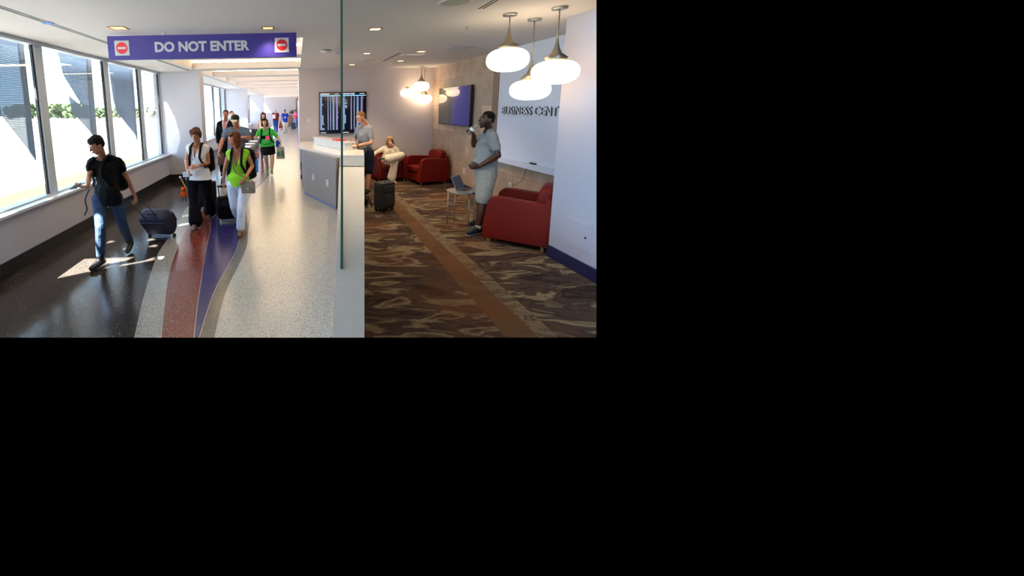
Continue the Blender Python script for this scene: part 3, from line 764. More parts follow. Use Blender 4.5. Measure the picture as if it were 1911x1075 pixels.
tag(link('door_stop', place(one(box, 0, 0.018, 0.25, 0.45, 0, 0.03), BW0, bd, (0, 0, 1), bn), BLACKM), 'small dark bracket at the foot of the wall corner beside the counter', 'bracket')

# ------------------------------------------------------------------ wall screen on the stone wall
q = [sl(sx(*p)) for p in ((826.6, 164.4), (887, 157.8), (824.3, 231), (884, 236.5))]
tu0, tu1 = q[0][0], q[1][0]; tz0, tz1 = (q[2][1]+q[3][1])/2, (q[0][1]+q[1][1])/2
def tvpic():
    m = bpy.data.materials.new('screen_picture_reflection'); m.use_nodes = True; t = m.node_tree; b = t.nodes['Principled BSDF']
    tcn = t.nodes.new('ShaderNodeTexCoord'); s = t.nodes.new('ShaderNodeSeparateXYZ'); t.links.new(tcn.outputs['Generated'], s.inputs[0])
    n = t.nodes.new('ShaderNodeTexNoise'); n.inputs['Scale'].default_value = 2.5; n.inputs['Detail'].default_value = 3; t.links.new(tcn.outputs['Generated'], n.inputs['Vector'])
    a = t.nodes.new('ShaderNodeMath'); a.operation = 'MULTIPLY_ADD'; a.inputs[1].default_value = 0.25; t.links.new(n.outputs['Fac'], a.inputs[0]); t.links.new(s.outputs['Y'], a.inputs[2])
    r = t.nodes.new('ShaderNodeValToRGB'); e = r.color_ramp.elements; r.color_ramp.interpolation = 'LINEAR'
    e[0].position = 0.0; e[0].color = lin((40, 44, 130)); e[1].position = 1.0; e[1].color = lin((70, 74, 64))
    for p, c in ((0.4, (46, 52, 150)), (0.66, (66, 76, 136)), (0.72, (62, 66, 60)), (0.86, (84, 84, 76))):  # grey-olive end is a reflection painted into the picture
        x = e.new(p); x.color = lin(c)
    t.links.new(a.outputs[0], r.inputs['Fac'])
    b.inputs['Base Color'].default_value = (0.01, 0.01, 0.012, 1); b.inputs['Roughness'].default_value = 0.05
    t.links.new(r.outputs[0], b.inputs['Emission Color']); b.inputs['Emission Strength'].default_value = 0.55
    return m
off = 0.09
tv = link('wall_screen', splace(one(box, tu0, tu1, tz0, tz1, off-.05, off)), BLACKM, bevel=0.004); tag(tv, 'wide flat screen with a blue picture on the stone wall', 'screen')
link('picture', splace(one(box, tu0+.018, tu1-.018, tz0+.02, tz1-.018, off, off+.002)), tvpic(), tv)
link('bracket', splace(one(box, (tu0+tu1)/2-.25, (tu0+tu1)/2+.25, tz0+.2, tz1-.2, 0.0, off-.05)), BLACKM, tv)

# ------------------------------------------------------------------ BUSINESS CENT(er) letters
LETM = mat('steel_letters', (206, 208, 216), 0.5, 0.0)
LETS = mat('shaded_letter_side', (92, 94, 104), 0.5, 0.3)  # side shadow of the letters put into the colour
r = empty('wall_lettering', sx(941, 214)); tag(r, 'raised metal letters BUSINESS CENT on the pale wall panel', 'lettering')
a0 = sl(sx(941, 205))[0]; a1 = sl(sx(1046, 208))[0]; z0 = (sx(941, 214).z+sx(1046, 216.5).z)/2; z1 = (sx(941, 197).z+sx(1046, 200).z)/2
word = 'BUSINESS CENT'
bmw = fit(text_mesh(word, 0.2, 0.01, 0.0), a1-a0, z1-z0)
# split into letters by loose parts grouped on x
bmw.verts.ensure_lookup_table()
seen = set(); parts = []
for v in bmw.verts:
    if v.index in seen: continue
    st = [v]; comp = []
    seen.add(v.index)
    while st:
        x = st.pop(); comp.append(x)
        for e in x.link_edges:
            y = e.other_vert(x)
            if y.index not in seen: seen.add(y.index); st.append(y)
    parts.append(comp)
for comp in sorted(parts, key=lambda c: min(v.co.x for v in c)):
    idx = {v.index for v in comp}; b2_ = bmw.copy(); b2_.verts.ensure_lookup_table()
    bmesh.ops.delete(b2_, geom=[v for v in b2_.verts if v.index not in idx], context='VERTS')
    for v in b2_.verts: v.co.z = 0.05 if v.co.z > 0 else 0.022
    place(b2_, SP+SD*a0+V((0, 0, z0)), SD, (0, 0, 1), SN)
    b2_.normal_update()
    o = link('letter', b2_, [LETM, LETS], r)
    o.location = -r.location
    for p in o.data.polygons:
        p.material_index = 0 if abs(p.normal.dot(SN)) > 0.5 else 1
# adapter and cable on the ledge, outlets
u, z = sl(sx(1001, 312)); ad = link('power_adapter', splace(one(box, u-.07, u+.05, 0.916, 0.94, 0.03, 0.08)), BLACKM, bevel=0.006)
tag(ad, 'small black power adapter lying on the white wall ledge', 'adapter')
pts = [(996, 313), (991, 318), (985, 327), (978, 337), (968, 343), (958, 347), (950, 348)]
P = []
for i, p in enumerate(pts):
    w_ = sx(*p); P.append(w_+SN*(0.09 if i < 2 else 0.02+0.1*math.exp(-i*.5)))
sm = []
for i in range(len(P)-1):
    for t in (0, .5): sm.append(P[i].lerp(P[i+1], t))
sm.append(P[-1])
bm = NB(); tube(bm, sm, 0.0035, 8); link('cable', bm, BLACK, ad, True)
def outlet(pt, ex, nrm, lab, w=.075, h=.115):
    r = empty('power_outlet', pt); tag(r, lab, 'power outlet')
    def pp(bm): return place(bm, (0, 0, 0), ex, (0, 0, 1), nrm)
    link('plate', pp(one(box, -w/2, w/2, -h/2, h/2, 0, 0.006)), PLATE, r, bevel=0.002)
    for z in (-.025, .025):
        bm = NB(); box(bm, -.018, .018, z-.014, z+.014, .006, .008); link('socket', pp(bm), mat('socket_grey', (120, 120, 118), 0.5), r)
outlet(sx(866, 318.5)+SN*.0, SD, SN, 'steel-grey power outlet low on the stone wall beside the laptop')
outlet(sx(952, 347)+SN*.0, SD, SN, 'power outlet on the stone wall under the ledge with the cable plugged in')

# ------------------------------------------------------------------ low wall, glass, counter
bm = NB(); prism(bm, [(PONY_L0.x-.05*.105, PONY_L0.y-.3), (PONY_R0.x-.3*.167, PONY_R0.y-.3), (PONY_R1.x, PONY_R1.y), (PONY_L1.x, PONY_L1.y)], 0, 0.79)
clip(bm, right=False); struct(link('wall_low', bm, QUARTZ))
g0 = onz(637, 502, 0.79); gdir = V((0.111, 1, 0)).normalized(); gn = V((gdir.y, -gdir.x, 0))
def gp(bm): return place(bm, (g0.x, g0.y, 0.79), gdir, (0, 0, 1), gn)
gl_ = link('glass_partition', gp(one(box, 0.004, 4.6, 0.0, CZ-.79, 0, 0.012)), GLASSP); tag(gl_, 'tall frameless glass panel standing on the white low wall', 'glass panel')
link('edge', gp(one(box, 0, 0.004, 0.0, CZ-.79, -0.001, 0.013)), GEDGE, gl_)
link('channel', gp(one(box, 0.0, 4.6, 0.0, 0.012, -0.006, 0)), BLACK, gl_)
# counter: plan view points
CB0 = V((0.136, 8.551, 0)); CB1 = V((0.686, 7.172, 0)); cd = (CB1-CB0).normalized(); cn = V((cd.y, -cd.x, 0)); cn = -cn if cn.x > 0 else cn
k1 = onz(556, 274, 1.0); k2 = onz(635, 289.8, 1.0); k3 = onz(680, 289.8, 1.0); k4 = onz(678.5, 280, 1.0); k5 = onz(650, 277, 1.0)
ctr = empty('reception_counter', (0.6, 7.8, 0)); tag(ctr, 'grey front reception counter with a white stone top beside the glass', 'counter')
def cp(bm): bmesh.ops.translate(bm, verts=bm.verts, vec=(-0.6, -7.8, 0)); return bm
bm = NB(); prism(bm, [(CB0.x, CB0.y), (CB1.x, CB1.y), (CB1.x+.04, CB1.y+.1), (k4.x-.1, k4.y), (k5.x, k5.y+.1), (0.62, 9.3), (0.36, 10.3), (0.1, 10.38)], 0.0, 0.955)
link('body', cp(bm), CGREY, ctr)
bm = NB(); prism(bm, [(k1.x, k1.y), (k2.x, k2.y), (k3.x, k3.y), (k4.x, k4.y), (k5.x, k5.y), (0.70, 9.35), (0.45, 10.3), (0.07, 10.37), (0.02, 9.2)], 0.955, 1.0)
link('countertop', cp(bm), QUARTZ, ctr, bevel=0.004)
bm = NB(); prism(bm, [(k2.x+.0, k2.y+.003), (k3.x, k3.y+.003), (k3.x, k3.y+.06), (k2.x, k2.y+.06)], 0.80, 0.956); link('fascia', cp(bm), QUARTZ, ctr)
bm = NB(); prism(bm, [(k2.x-.01, k2.y+.0), (k2.x+.05, k2.y), (k2.x+.05, k2.y+.10), (k2.x-.05, k2.y+.10)], 0.78, 0.956); link('waterfall_end', cp(bm), QUARTZ, ctr)
bm = NB(); box(bm, 0, (CB1-CB0).length, 0, 0.045, 0, .004); link('toe_tape', cp(place(bm, CB0+cn*.001, cd, (0, 0, 1), cn)), mat('blue_masking_tape', (110, 124, 160), 0.7), ctr)
# riser
r0 = onz(583.7, 255.5, 1.17); r1 = onz(640, 265.5, 1.17); rd = (r1-r0).normalized(); rn = V((rd.y, -rd.x, 0)); rn = -rn if rn.x < 0 else rn
L = (onz(648, 265.5, 1.17)-r0).length
def rp(bm, z=0): return cp(place(bm, V((r0.x, r0.y, z)), rd, rn, (0, 0, 1)))
link('riser', rp(one(box, 0.02, L-.02, 0.02, 0.2, 1.0, 1.145)), QUARTZ, ctr)
link('riser_top', rp(one(box, -0.02, L, 0.0, 0.26, 1.145, 1.17)), QUARTZ, ctr, bevel=0.003)
bk = link('red_book', place(one(box, 0, .3, 0, .2, 0, .02), V((r0.x, r0.y, 1.171))+rd*(L*.62)+rn*.03, rd, rn, (0, 0, 1)), mat('red_cover', (190, 40, 50), 0.5)); tag(bk, 'thin red folder lying on the raised ledge of the counter', 'folder')
def cl(x, y): p = onp(x, y, CB0, cn); return p
for (x, y), lab in (((584.5, 330.5), 'left white double outlet on the grey counter front'), ((611, 341.5), 'right white double outlet on the grey counter front')):
    outlet(cl(x, y), cd if cd.x > 0 else -cd, cn, lab, .085, .12)
bm = NB(); p = cl(579.5, 318); box(bm, -.04, .04, -.012, .012, 0, .002); tag(link('tape_mark', place(bm, p, cd, (0, 0, 1), cn), BTAPE), 'small scrap of blue tape on the grey counter front', 'tape')

# ------------------------------------------------------------------ armchairs
def armchair(loc, rz, label, w=0.76, dp=0.78, hb=0.80, ha=0.62):
    """front faces local -Y"""
    r = empty('armchair', loc, rz); tag(r, label, 'armchair')
    t = 0.115
    def armprof():
        # side outline in (y, z): slanted, rounded front
        pts = [(dp/2, 0.07), (dp/2, ha-.04), (dp/2-.02, ha-.02)]
        pts += [(-dp/2+.26, ha+.015)]
        for k in range(7):
            a = math.pi/2*(k/6); pts.append((-dp/2+.16-.115*math.sin(a), ha+.015-.12*(1-math.cos(a))))
        pts += [(-dp/2+.01, 0.3), (-dp/2, 0.07)]
        return pts
    for s in (-1, 1):
        bm = NB(); x0 = s*(w/2) if s > 0 else -w/2
        xa, xb = (w/2-t, w/2) if s > 0 else (-w/2, -w/2+t)
        lo = [bm.verts.new((xa, y, z)) for y, z in armprof()]; hi = [bm.verts.new((xb, y, z)) for y, z in armprof()]
        n = len(lo); bm.faces.new(lo); bm.faces.new(list(reversed(hi)))
        for i in range(n): bm.faces.new((lo[i], hi[i], hi[(i+1) % n], lo[(i+1) % n]))
        bmesh.ops.recalc_face_normals(bm, faces=bm.faces)
        link('arm', bm, REDL, r, bevel=0.022)
    link('base', one(box, -w/2+t, w/2-t, -dp/2+.03, dp/2-.02, 0.07, 0.27), REDL, r, bevel=0.01)
    bm = NB(); vs = box(bm, -w/2+t+.004, w/2-t-.004, -dp/2+.01, dp/2-.16, 0.272, 0.42)
    link('seat', bm, REDL, r, bevel=0.04)
    bm = NB()
    n = 14; xw = w/2-t-.004
    prof = [(-xw, 0.35)]
    for k in range(n+1):
        x = -xw+2*xw*k/n; prof.append((x, hb-.03-.05*(abs(x/xw))**3))
    prof.append((xw, 0.35))
    lo = []; hi = []
    for x, z in prof:
        sh = (z-.35)*0.22
        lo.append(bm.verts.new((x, dp/2-.26+sh, z))); hi.append(bm.verts.new((x, dp/2-.04+sh*.4, z)))
    m_ = len(prof); bm.faces.new(lo); bm.faces.new(list(reversed(hi)))
    for i in range(m_): bm.faces.new((lo[i], hi[i], hi[(i+1) % m_], lo[(i+1) % m_]))
    bmesh.ops.recalc_face_normals(bm, faces=bm.faces)
    link('backrest', bm, REDL, r, bevel=0.035)
    bm = NB(); vs = box(bm, -w/2+.02, w/2-.02, dp/2-.08, dp/2, 0.07, ha+.06); link('back_panel', bm, REDL, r, bevel=0.02)
    for sx_ in (-1, 1):
        for sy_ in (-1, 1):
            bm = NB(); cx, cy = sx_*(w/2-.07), sy_*(dp/2-.08)
            lathe(bm, [(0, 0), (.02, 0), (.028, .07), (0, .07)], 12, (cx, cy, 0)); link('leg', bm, WOODF, r)
    return r
# near armchair: near side runs from the front foot to the back foot
f0, f1 = onz(898, 451), onz(1024, 474)
ax = (f1-f0).normalized(); nx = V((-ax.y, ax.x, 0)); nx = nx if nx.y > 0 else -nx
Lc = 0.80; cc = f0+ax*(Lc/2)+nx*0.38
rz_near = math.atan2(-ax.x*-1, 0) if False else math.atan2(ax.y, ax.x)-math.pi/2
armchair((cc.x, cc.y, 0), rz_near, 'large red leather armchair in the right foreground beside the white pier', 0.78, 0.80, 0.86, 0.64)
f0, f1 = onz(782, 347), onz(841, 343)
ax = (f1-f0).normalized(); nx = V((-ax.y, ax.x, 0)); cc = f0+ax*0.40+nx*0.39
armchair((cc.x, cc.y, 0), math.atan2(ax.y, ax.x)-math.pi/2, 'empty red leather armchair against the stone wall behind the laptop table', 0.78, 0.78, 0.83, 0.62)
CHB = V((2.33, 10.18, 0))
armchair((CHB.x, CHB.y, 0), 0.10, 'red leather armchair with a seated woman by the back wall', 0.80, 0.74, 0.80, 0.62)

# ------------------------------------------------------------------ round side table and laptop
tcx = (onz(833, 418)+onz(847, 412)+onz(874, 425)+onz(885, 418))/4
TOPM = mat('grey_table_top', (146, 134, 124), 0.35, var=0.05, vscale=12)
TBZ = 0.545
r = empty('side_table', tcx); tag(r, 'round side table with four thin steel legs under the laptop', 'table')
bm = NB(); lathe(bm, [(0, TBZ-.025), (.215, TBZ-.025), (.225, TBZ-.015), (.225, TBZ-.003), (.22, TBZ), (0, TBZ)], 48); link('tabletop', bm, TOPM, r, bevel=0)
for p in ((833, 418), (847, 412), (874, 425), (885, 418)):
    q_ = onz(*p)-tcx; q2 = q_*0.92
    link('leg', one(tube, [(q_.x*.95, q_.y*.95, 0), (q_.x*.95, q_.y*.95, TBZ-.03)], .008, 10), CHROME, r, True)
bm = NB(); tube(bm, [(.17*math.cos(a*math.pi/12), .17*math.sin(a*math.pi/12), TBZ-.032) for a in range(25)], .006, 8, False); link('rail', bm, CHROME, r, True)
# laptop: hinge on the left, opened towards the right
lz = TBZ
hA, hB = onz(855, 360, lz), onz(872, 352.5, lz); hx = (hB-hA).normalized(); hy = V((hx.y, -hx.x, 0))
Lw = 0.34
hA = tcx+V((-.02, 0, 0))-hx*Lw/2; hA.z = lz
lr = empty('laptop', (hA.x, hA.y, lz)); tag(lr, 'open grey laptop on the round side table, screen facing the standing man', 'laptop')
LAPG = mat('laptop_grey', (120, 122, 126), 0.4, 0.4)
def lp(bm, o=V((0, 0, 0)), ey=None, ez=None): return place(bm, o, hx, ey or hy, ez or V((0, 0, 1)))
link('base', lp(one(box, 0, Lw, 0, 0.235, 0.003, 0.024)), LAPG, lr, bevel=0.004)
link('keyboard', lp(one(box, 0.03, Lw-.03, 0.02, 0.13, 0.024, 0.0255)), BLACKM, lr)
tdir = (V((0, 0, 1))*math.cos(0.42)-hy*math.sin(0.42)).normalized(); tno = hx.cross(tdir); tno = tno if tno.dot(hy) > 0 else -tno
lid = link('lid', place(one(box, 0, Lw, 0, 0.23, -0.010, 0), (0, 0, 0.022), hx, tdir, tno), LAPG, lr, bevel=0.003)
link('display', place(one(box, 0.012, Lw-.012, 0.015, 0.217, 0, 0.0012), (0, 0, 0.022), hx, tdir, tno), mat('laptop_display', (30, 32, 38), 0.55, emit=(56, 60, 72), estr=0.35), lid)

# small magazine table between the rear armchairs
mt = empty('magazine_table', (2.84, 10.28, 0)); tag(mt, 'small dark table with magazines between the two rear armchairs', 'table')
link('tabletop', one(box, -.1, .1, -.2, .2, .5, .52), BLACKM, mt, bevel=.003)
for a_, b_ in ((-.08, -.18), (.08, -.18), (-.08, .18), (.08, .18)): link('leg', one(box, a_-.01, a_+.01, b_-.01, b_+.01, 0, .5), BLACKM, mt)
link('shelf', one(box, -.09, .09, -.19, .19, .12, .38), BLACKM, mt)
for i, c in enumerate(((180, 170, 160), (60, 60, 66), (150, 120, 110))):
    o = link('magazine', one(box, 2.76+.01*i, 2.92, 10.08+.02*i, 10.3, .521+.012*i, .531+.012*i), mat('magazine_%d' % i, c, .5)); tag(o, ('pale magazine at the bottom of the stack between the rear armchairs', 'dark magazine in the middle of the stack between the rear armchairs', 'brownish magazine on top of the stack between the rear armchairs')[i], 'magazine')

# ------------------------------------------------------------------ luggage
def suitcase(loc, rz, w, d, h, body, label, handle=0.5, tilt=0.0, piping=None, soft=0.035, grip=None, hw=.16, name='suitcase', foot=None):
    """upright case, front faces local -Y; tilt leans the top towards -Y about the wheel axle"""
    r = empty(name, loc, rz); r.rotation_euler = (tilt, 0, rz); tag(r, label, 'suitcase')
    link('shell', one(box, -w/2, w/2, -d/2, d/2, 0.045, h), body, r, bevel=soft)
    link('front_pocket', one(box, -w/2+.03, w/2-.03, -d/2-.03, -d/2+.01, 0.09, h*.62), body, r, bevel=0.02)
    link('top_pocket', one(box, -w/2+.03, w/2-.03, -d/2-.022, -d/2+.01, h*.65, h-.06), body, r, bevel=0.018)
    bm = NB(); tube(bm, [(-.07, -d/4, h-.004), (-.06, -d/4, h+.025), (.06, -d/4, h+.025), (.07, -d/4, h-.004)], .009, 8); link('carry_handle', bm, BLACKM, r, True)
    if handle:
        for s in (-1, 1): link('handle_rod', one(tube, [(s*hw/2, d/2-.03, h-.02), (s*hw/2, d/2-.03, h+handle)], .008, 8), grip or BLACKM, r, True)
        link('grip', one(box, -hw/2-.012, hw/2+.012, d/2-.045, d/2-.015, h+handle-.012, h+handle+.014), BLACKM, r, bevel=.006)
    for sx_ in (-1, 1):
        for sy_ in (-1, 1):
            bm = NB(); lathe(bm, [(0, -.012), (.024, -.012), (.024, .012), (0, .012)], 16); place(bm, (sx_*(w/2-.035), sy_*(d/2-.04), .024), (0, 1, 0), (0, 0, 1), (1, 0, 0)); link('wheel', bm, BLACK, r)
    if foot is not None: link('kick_plate', one(box, -w/2+.03, w/2-.03, -d/2-.034, -d/2, .05, .09), foot, r, bevel=.01)
    return r
FABB = mat('black_nylon', (13, 13, 15), 0.7, bump=0.3, bscale=300)
FABN = mat('navy_nylon', (8, 8, 46), 0.6, bump=0.3, bscale=260)
FABG = mat('charcoal_nylon', (24, 24, 27), 0.6, bump=0.3, bscale=300)
s0, s1, s2 = onz(703, 392), onz(714, 397), onz(739, 391)
ex_ = (s2-s1).normalized(); ey_ = V((-ex_.y, ex_.x, 0))
c_ = s1+ex_*.165+ey_*.12
suitcase((c_.x, c_.y, 0), math.atan2(ex_.y, ex_.x), .335, .23, .53, FABG, 'upright black suitcase with raised handle standing on the carpet', .40, hw=.09+.06)
# ------------------------------------------------------------------ people
def hull_add(bm, ells, seg=12):
    """convex hull of ellipsoids (centre, (rx, ry, rz), rotation or None)"""
    new = []
    for c, r, R in ells:
        if not isinstance(r, (list, tuple)): r = (r, r, r)
        for i in range(1, seg//2):
            th = math.pi*i/(seg//2)
            for j in range(seg):
                ph = 2*math.pi*j/seg
                v = V((r[0]*math.sin(th)*math.cos(ph), r[1]*math.sin(th)*math.sin(ph), r[2]*math.cos(th)))
                if R is not None: v = R @ v
                new.append(bm.verts.new(V(c)+v))
        for s in (-1, 1):
            v = V((0, 0, s*r[2])); v = R @ v if R is not None else v
            new.append(bm.verts.new(V(c)+v))
    res = bmesh.ops.convex_hull(bm, input=new, use_existing_faces=False)
    kill = [e for e in res['geom_interior'] if isinstance(e, bmesh.types.BMVert)] + [e for e in res['geom_unused'] if isinstance(e, bmesh.types.BMVert)]
    kill = [v for v in set(kill) if v.is_valid and not v.link_faces]
    if kill: bmesh.ops.delete(bm, geom=kill, context='VERTS')

def blob(name, prims, m, parent, base, voxel=0.008, smooth=4, wrinkle=0.0, wsize=0.07, cut=None, subtract=None):
    bm = NB()
    for p in prims: hull_add(bm, p)
    me = bpy.data.meshes.new('tmp'); bm.to_mesh(me); bm.free()
    o = bpy.data.objects.new('tmp', me); COL.objects.link(o)
    r = o.modifiers.new('r', 'REMESH'); r.mode = 'VOXEL'; r.voxel_size = voxel
    s = o.modifiers.new('s', 'SMOOTH'); s.factor = 0.5; s.iterations = smooth
    if wrinkle:
        tx = bpy.data.textures.get('cloth%g' % wsize) or bpy.data.textures.new('cloth%g' % wsize, 'CLOUDS'); tx.noise_scale = wsize; tx.noise_depth = 2
        d = o.modifiers.new('d', 'DISPLACE'); d.texture = tx; d.strength = wrinkle; d.mid_level = 0.5
    dg = bpy.context.evaluated_depsgraph_get(); m2 = bpy.data.meshes.new_from_object(o.evaluated_get(dg))
    bpy.data.objects.remove(o); bpy.data.meshes.remove(me)
    bm = NB(); bm.from_mesh(m2); bpy.data.meshes.remove(m2)
    if cut:
        for co, no in cut:
            g = list(bm.verts)+list(bm.edges)+list(bm.faces)
            bmesh.ops.bisect_plane(bm, geom=g, plane_co=co, plane_no=no, clear_outer=True)
    return link(name, bm, m, parent, True, base=base)

def frame(fwd, up=V((0, 0, 1))):
    f = V(fwd).normalized(); y = -f; z = (up-up.dot(y)*y).normalized(); x = y.cross(z)
    return Matrix((x, y, z)).transposed()
def mixv(a, b, t): return a*(1-t)+b*t

def hand(P, w_, d, n, thumb, curl, s=1.0, fat=1.0):
    """w_ wrist, d hand direction, n palm normal, thumb side vector, curl per knuckle"""
    d = d.normalized(); n = (n-d*n.dot(d)).normalized(); t = d.cross(n)
    if t.dot(thumb) < 0: t = -t
    r = 0.0092*s*fat
    k0, k1 = w_+d*.012*s, w_+d*.085*s
    P.append([(w_-d*.01*s, .022*s, None), (k0+t*.016*s, .016*s, None), (k0-t*.016*s, .016*s, None)])
    P.append([(k0+t*.016*s, .015*s, None), (k0-t*.016*s, .015*s, None), (k1+t*.028*s, .0125*s, None), (k1-t*.03*s, .011*s, None)])
    for i, (off, ln) in enumerate(((.031, .92), (.0105, 1.0), (-.0105, .94), (-.030, .76))):
        p = w_+d*(.084-.004*abs(i-1))*s+t*off*s; ang = 0.0
        for j, L in enumerate((.043, .027, .022)):
            ang += curl*(1+.07*i)*(1.0 if j else .8)
            q = p+(d*math.cos(ang)+n*math.sin(ang))*L*ln*s
            P.append([(p, r*(1-.06*j), None), (q, r*(.94-.07*j), None)]); p = q
    tb = w_+d*.03*s+t*.024*s; td = (d*.75+t*.65+n*.3).normalized(); tm = tb+td*.038*s
    te = tm+(d*.95+t*.15+n*.35).normalized()*.03*s
    P.append([(tb, .0135*s, None), (tm, .0108*s, None)]); P.append([(tm, .0108*s, None), (te, .0092*s, None)])

SKIN = {
 'fair': mat('skin_fair', (206, 150, 124), 0.5, var=0.05, vscale=12), 'tan': mat('skin_tan', (176, 112, 84), 0.5, var=0.06, vscale=12),
 'dark': mat('skin_dark', (62, 36, 26), 0.42, var=0.08, vscale=12), 'mid': mat('skin_mid', (150, 96, 72), 0.5, var=0.05, vscale=12)}
EYEW = mat('eye_white', (170, 164, 158), 0.3); EYED = mat('eye_dark', (22, 16, 14), 0.2); LIP = mat('lips', (150, 70, 66), 0.5); LIPD = mat('lips_dark', (70, 34, 32), 0.5)
def hairm(n, c): return mat('hair_'+n, c, 0.72, bump=0.6, bscale=90, var=0.25, vscale=25)

def person(base, label, J, skin='fair', build=1.0, sex='f', height=1.65, face=(0, -1, 0), head_dir=None, vox=0.008,
           hands=None, hair=None, clothes=(), feet=True, group=None, chest_fwd=None, belly=0.0, hs=1.0, mouth=LIP, brow=None):
    """J: joint -> world point. a = image-left side, b = image-right side."""
    base = V(base); root = empty('person', base); tag(root, label, 'person', group)
    s = height/1.7
    nk, hd = V(J['neck']), V(J['head'])
    sa, sb, ha, hb = (V(J[k]) for k in ('sa', 'sb', 'ha', 'hb'))
    hipc = (ha+hb)/2; shc = (sa+sb)/2
    lat = (sb-sa).normalized(); up = (shc-hipc).normalized()
    fw = V(chest_fwd) if chest_fwd else V(face)
    fw = (fw-up*fw.dot(up)).normalized(); lat = (lat-up*lat.dot(up)); lat = (lat-fw*lat.dot(fw)).normalized()
    Rt = Matrix((lat, -fw, up)).transposed()
    sw = (sb-sa).length/2; hw = max((hb-ha).length/2, .085*s)
    g = build
    def torso(e=0.0, top=True, lo=-0.02, fem=(sex == 'f')):
        L = (shc-hipc).length
        c = lambda t: hipc+up*L*t
        P = []
        wz = .118*g*s; 
        pel = (c(lo+.06), (hw+.062*g*s+e, .105*g*s+e, .10*s), Rt)
        wst = (c(.40)+fw*belly*.5*s, (.118*g*s+e+belly*.5, .088*g*s+e+belly*.6, .09*s), Rt)
        chs = (c(.74)+fw*.012*s, (sw*.86+e, .108*g*s+e, .10*s), Rt)
        P.append([pel, wst]); P.append([wst, chs])
        P.append([chs, (sa-lat*-.012-up*.022*s, .050*s*g**.5+e, None), (sb+lat*-.012-up*.022*s, .050*s*g**.5+e, None)])
        P.append([(sa-up*.012, .044*s*g**.5+e, None), (sb-up*.012, .044*s*g**.5+e, None), (mixv(shc, nk, .75), .046*s+e, None)])
        if fem:
            for q in (-1, 1): P.append([(c(.70)+fw*(.080*g*s+e)+lat*q*.072*s*g, (.058*s*g, .05*s, .055*s), Rt), (c(.76)+fw*.03+lat*q*.07*s, .05*s, None)])
        if belly: P.append([(c(.3)+fw*(.05*g+belly*.4), (.13*g*s+e, .09*g*s+belly*.5+e, .12*s), Rt)])
        return P
    def limb(a, b, r0, r1, rm=None, e=0.0, f0=0.0, f1=1.0, bulge=.35):
        a, b = V(a), V(b); P = []
        m_ = mixv(a, b, bulge); rm = rm if rm else (r0+r1)/2*1.06
        pts = [(0, r0), (bulge, rm), (1, r1)]
        def rad(t):
            for (t0, q0), (t1, q1) in zip(pts, pts[1:]):
                if t <= t1: return q0+(q1-q0)*(t-t0)/(t1-t0)
            return pts[-1][1]
        ts = sorted({f0, f1} | {t for t, _ in pts if f0 < t < f1})
        for t0, t1 in zip(ts, ts[1:]): P.append([(mixv(a, b, t0), rad(t0)+e, None), (mixv(a, b, t1), rad(t1)+e, None)])
        return P
    ga = g**.7
    def arm(sd, e=0.0, f=2.0):
        S, E_, W_ = V(J['s'+sd]), V(J['e'+sd]), V(J['w'+sd]); P = []
        k = (0.88 if sex == 'f' else 1.0)*ga*s
        P += limb(S-up*.01, E_, .050*k, .037*k, .047*k, e, 0, min(1, f))
        if f > 1: P += limb(E_, W_, .038*k, .026*k, .039*k, e, 0, f-1, .3)
        return P
    def leg(sd, e=0.0, f=2.0, flare=0.0, f0=0.0):
        H, K, A = V(J['h'+sd]), V(J['k'+sd]), V(J['f'+sd]); P = []
        k = ga*s
        if f0 < 1: P += limb(H, K, .088*k, .055*k, .078*k, e, f0, min(1, f), .3)
        if f > 1:
            q = limb(K, A, .054*k, .036*k, .056*k, e, max(0, f0-1), f-1, .3)
            if flare: q = [[(K, .054*k+e, None), (mixv(K, A, f-1), .045*k+e+flare, None)]]
            P += q
        return P
    # body
    hdir = V(head_dir) if head_dir else V(face); hdir.normalize()
    R = frame(hdir, (hd-nk).normalized()*0.35+V((0, 0, .65))); hc = hd
    def H(x, y, z): return hc+R @ V((x*hs*s, y*hs*s, z*hs*s))
    q = hs*s
    B = torso(0); B += arm('a')+arm('b')+leg('a')+leg('b')
    B.append([(nk, .055*s*ga, None), (H(0, .02, -.05), .05*s, None)])
    B.append([(H(0, .012, .022), (.074*q, .092*q, .088*q), R), (H(0, -.012, -.035), (.06*q, .07*q, .06*q), R)])
    B.append([(H(0, -.02, -.04), (.056*q, .058*q, .04*q), R), (H(0, -.052, -.098), (.024*q, .02*q, .016*q), R)])
    B.append([(H(0, -.080, .014), .0085*q, None), (H(0, -.0985, -.024), .0115*q, None)])
    B.append([(H(0, -.088, -.062), (.022*q, .010*q, .009*q), R)])
    for e_ in (-1, 1):
        B.append([(H(e_*.074, .012, .0), (.008*q, .016*q, .028*q), R)])
        B.append([(H(e_*.03, -.070, .03), (.020*q, .012*q, .008*q), R)])
    hn = hands or {}
    for sd in 'ab':
        h = hn.get(sd)
        E_, W_ = V(J['e'+sd]), V(J['w'+sd]); fd = (W_-E_).normalized()
        d = V(h[0]) if h and h[0] else fd; sgn = 1 if sd == 'a' else -1
        n = V(h[1]) if h and h[1] else lat*sgn
        th = V(h[2]) if h and len(h) > 2 and h[2] else fw+up*.3
        cu_ = h[3] if h and len(h) > 3 else .45
        if vox > .013: B.append([(W_, .03*s, None), (W_+d*.12, .03*s, None)])
        else: hand(B, W_, d, n, th, cu_, s*(.95 if sex == 'f' else 1.05), max(1.0, vox/.0075))
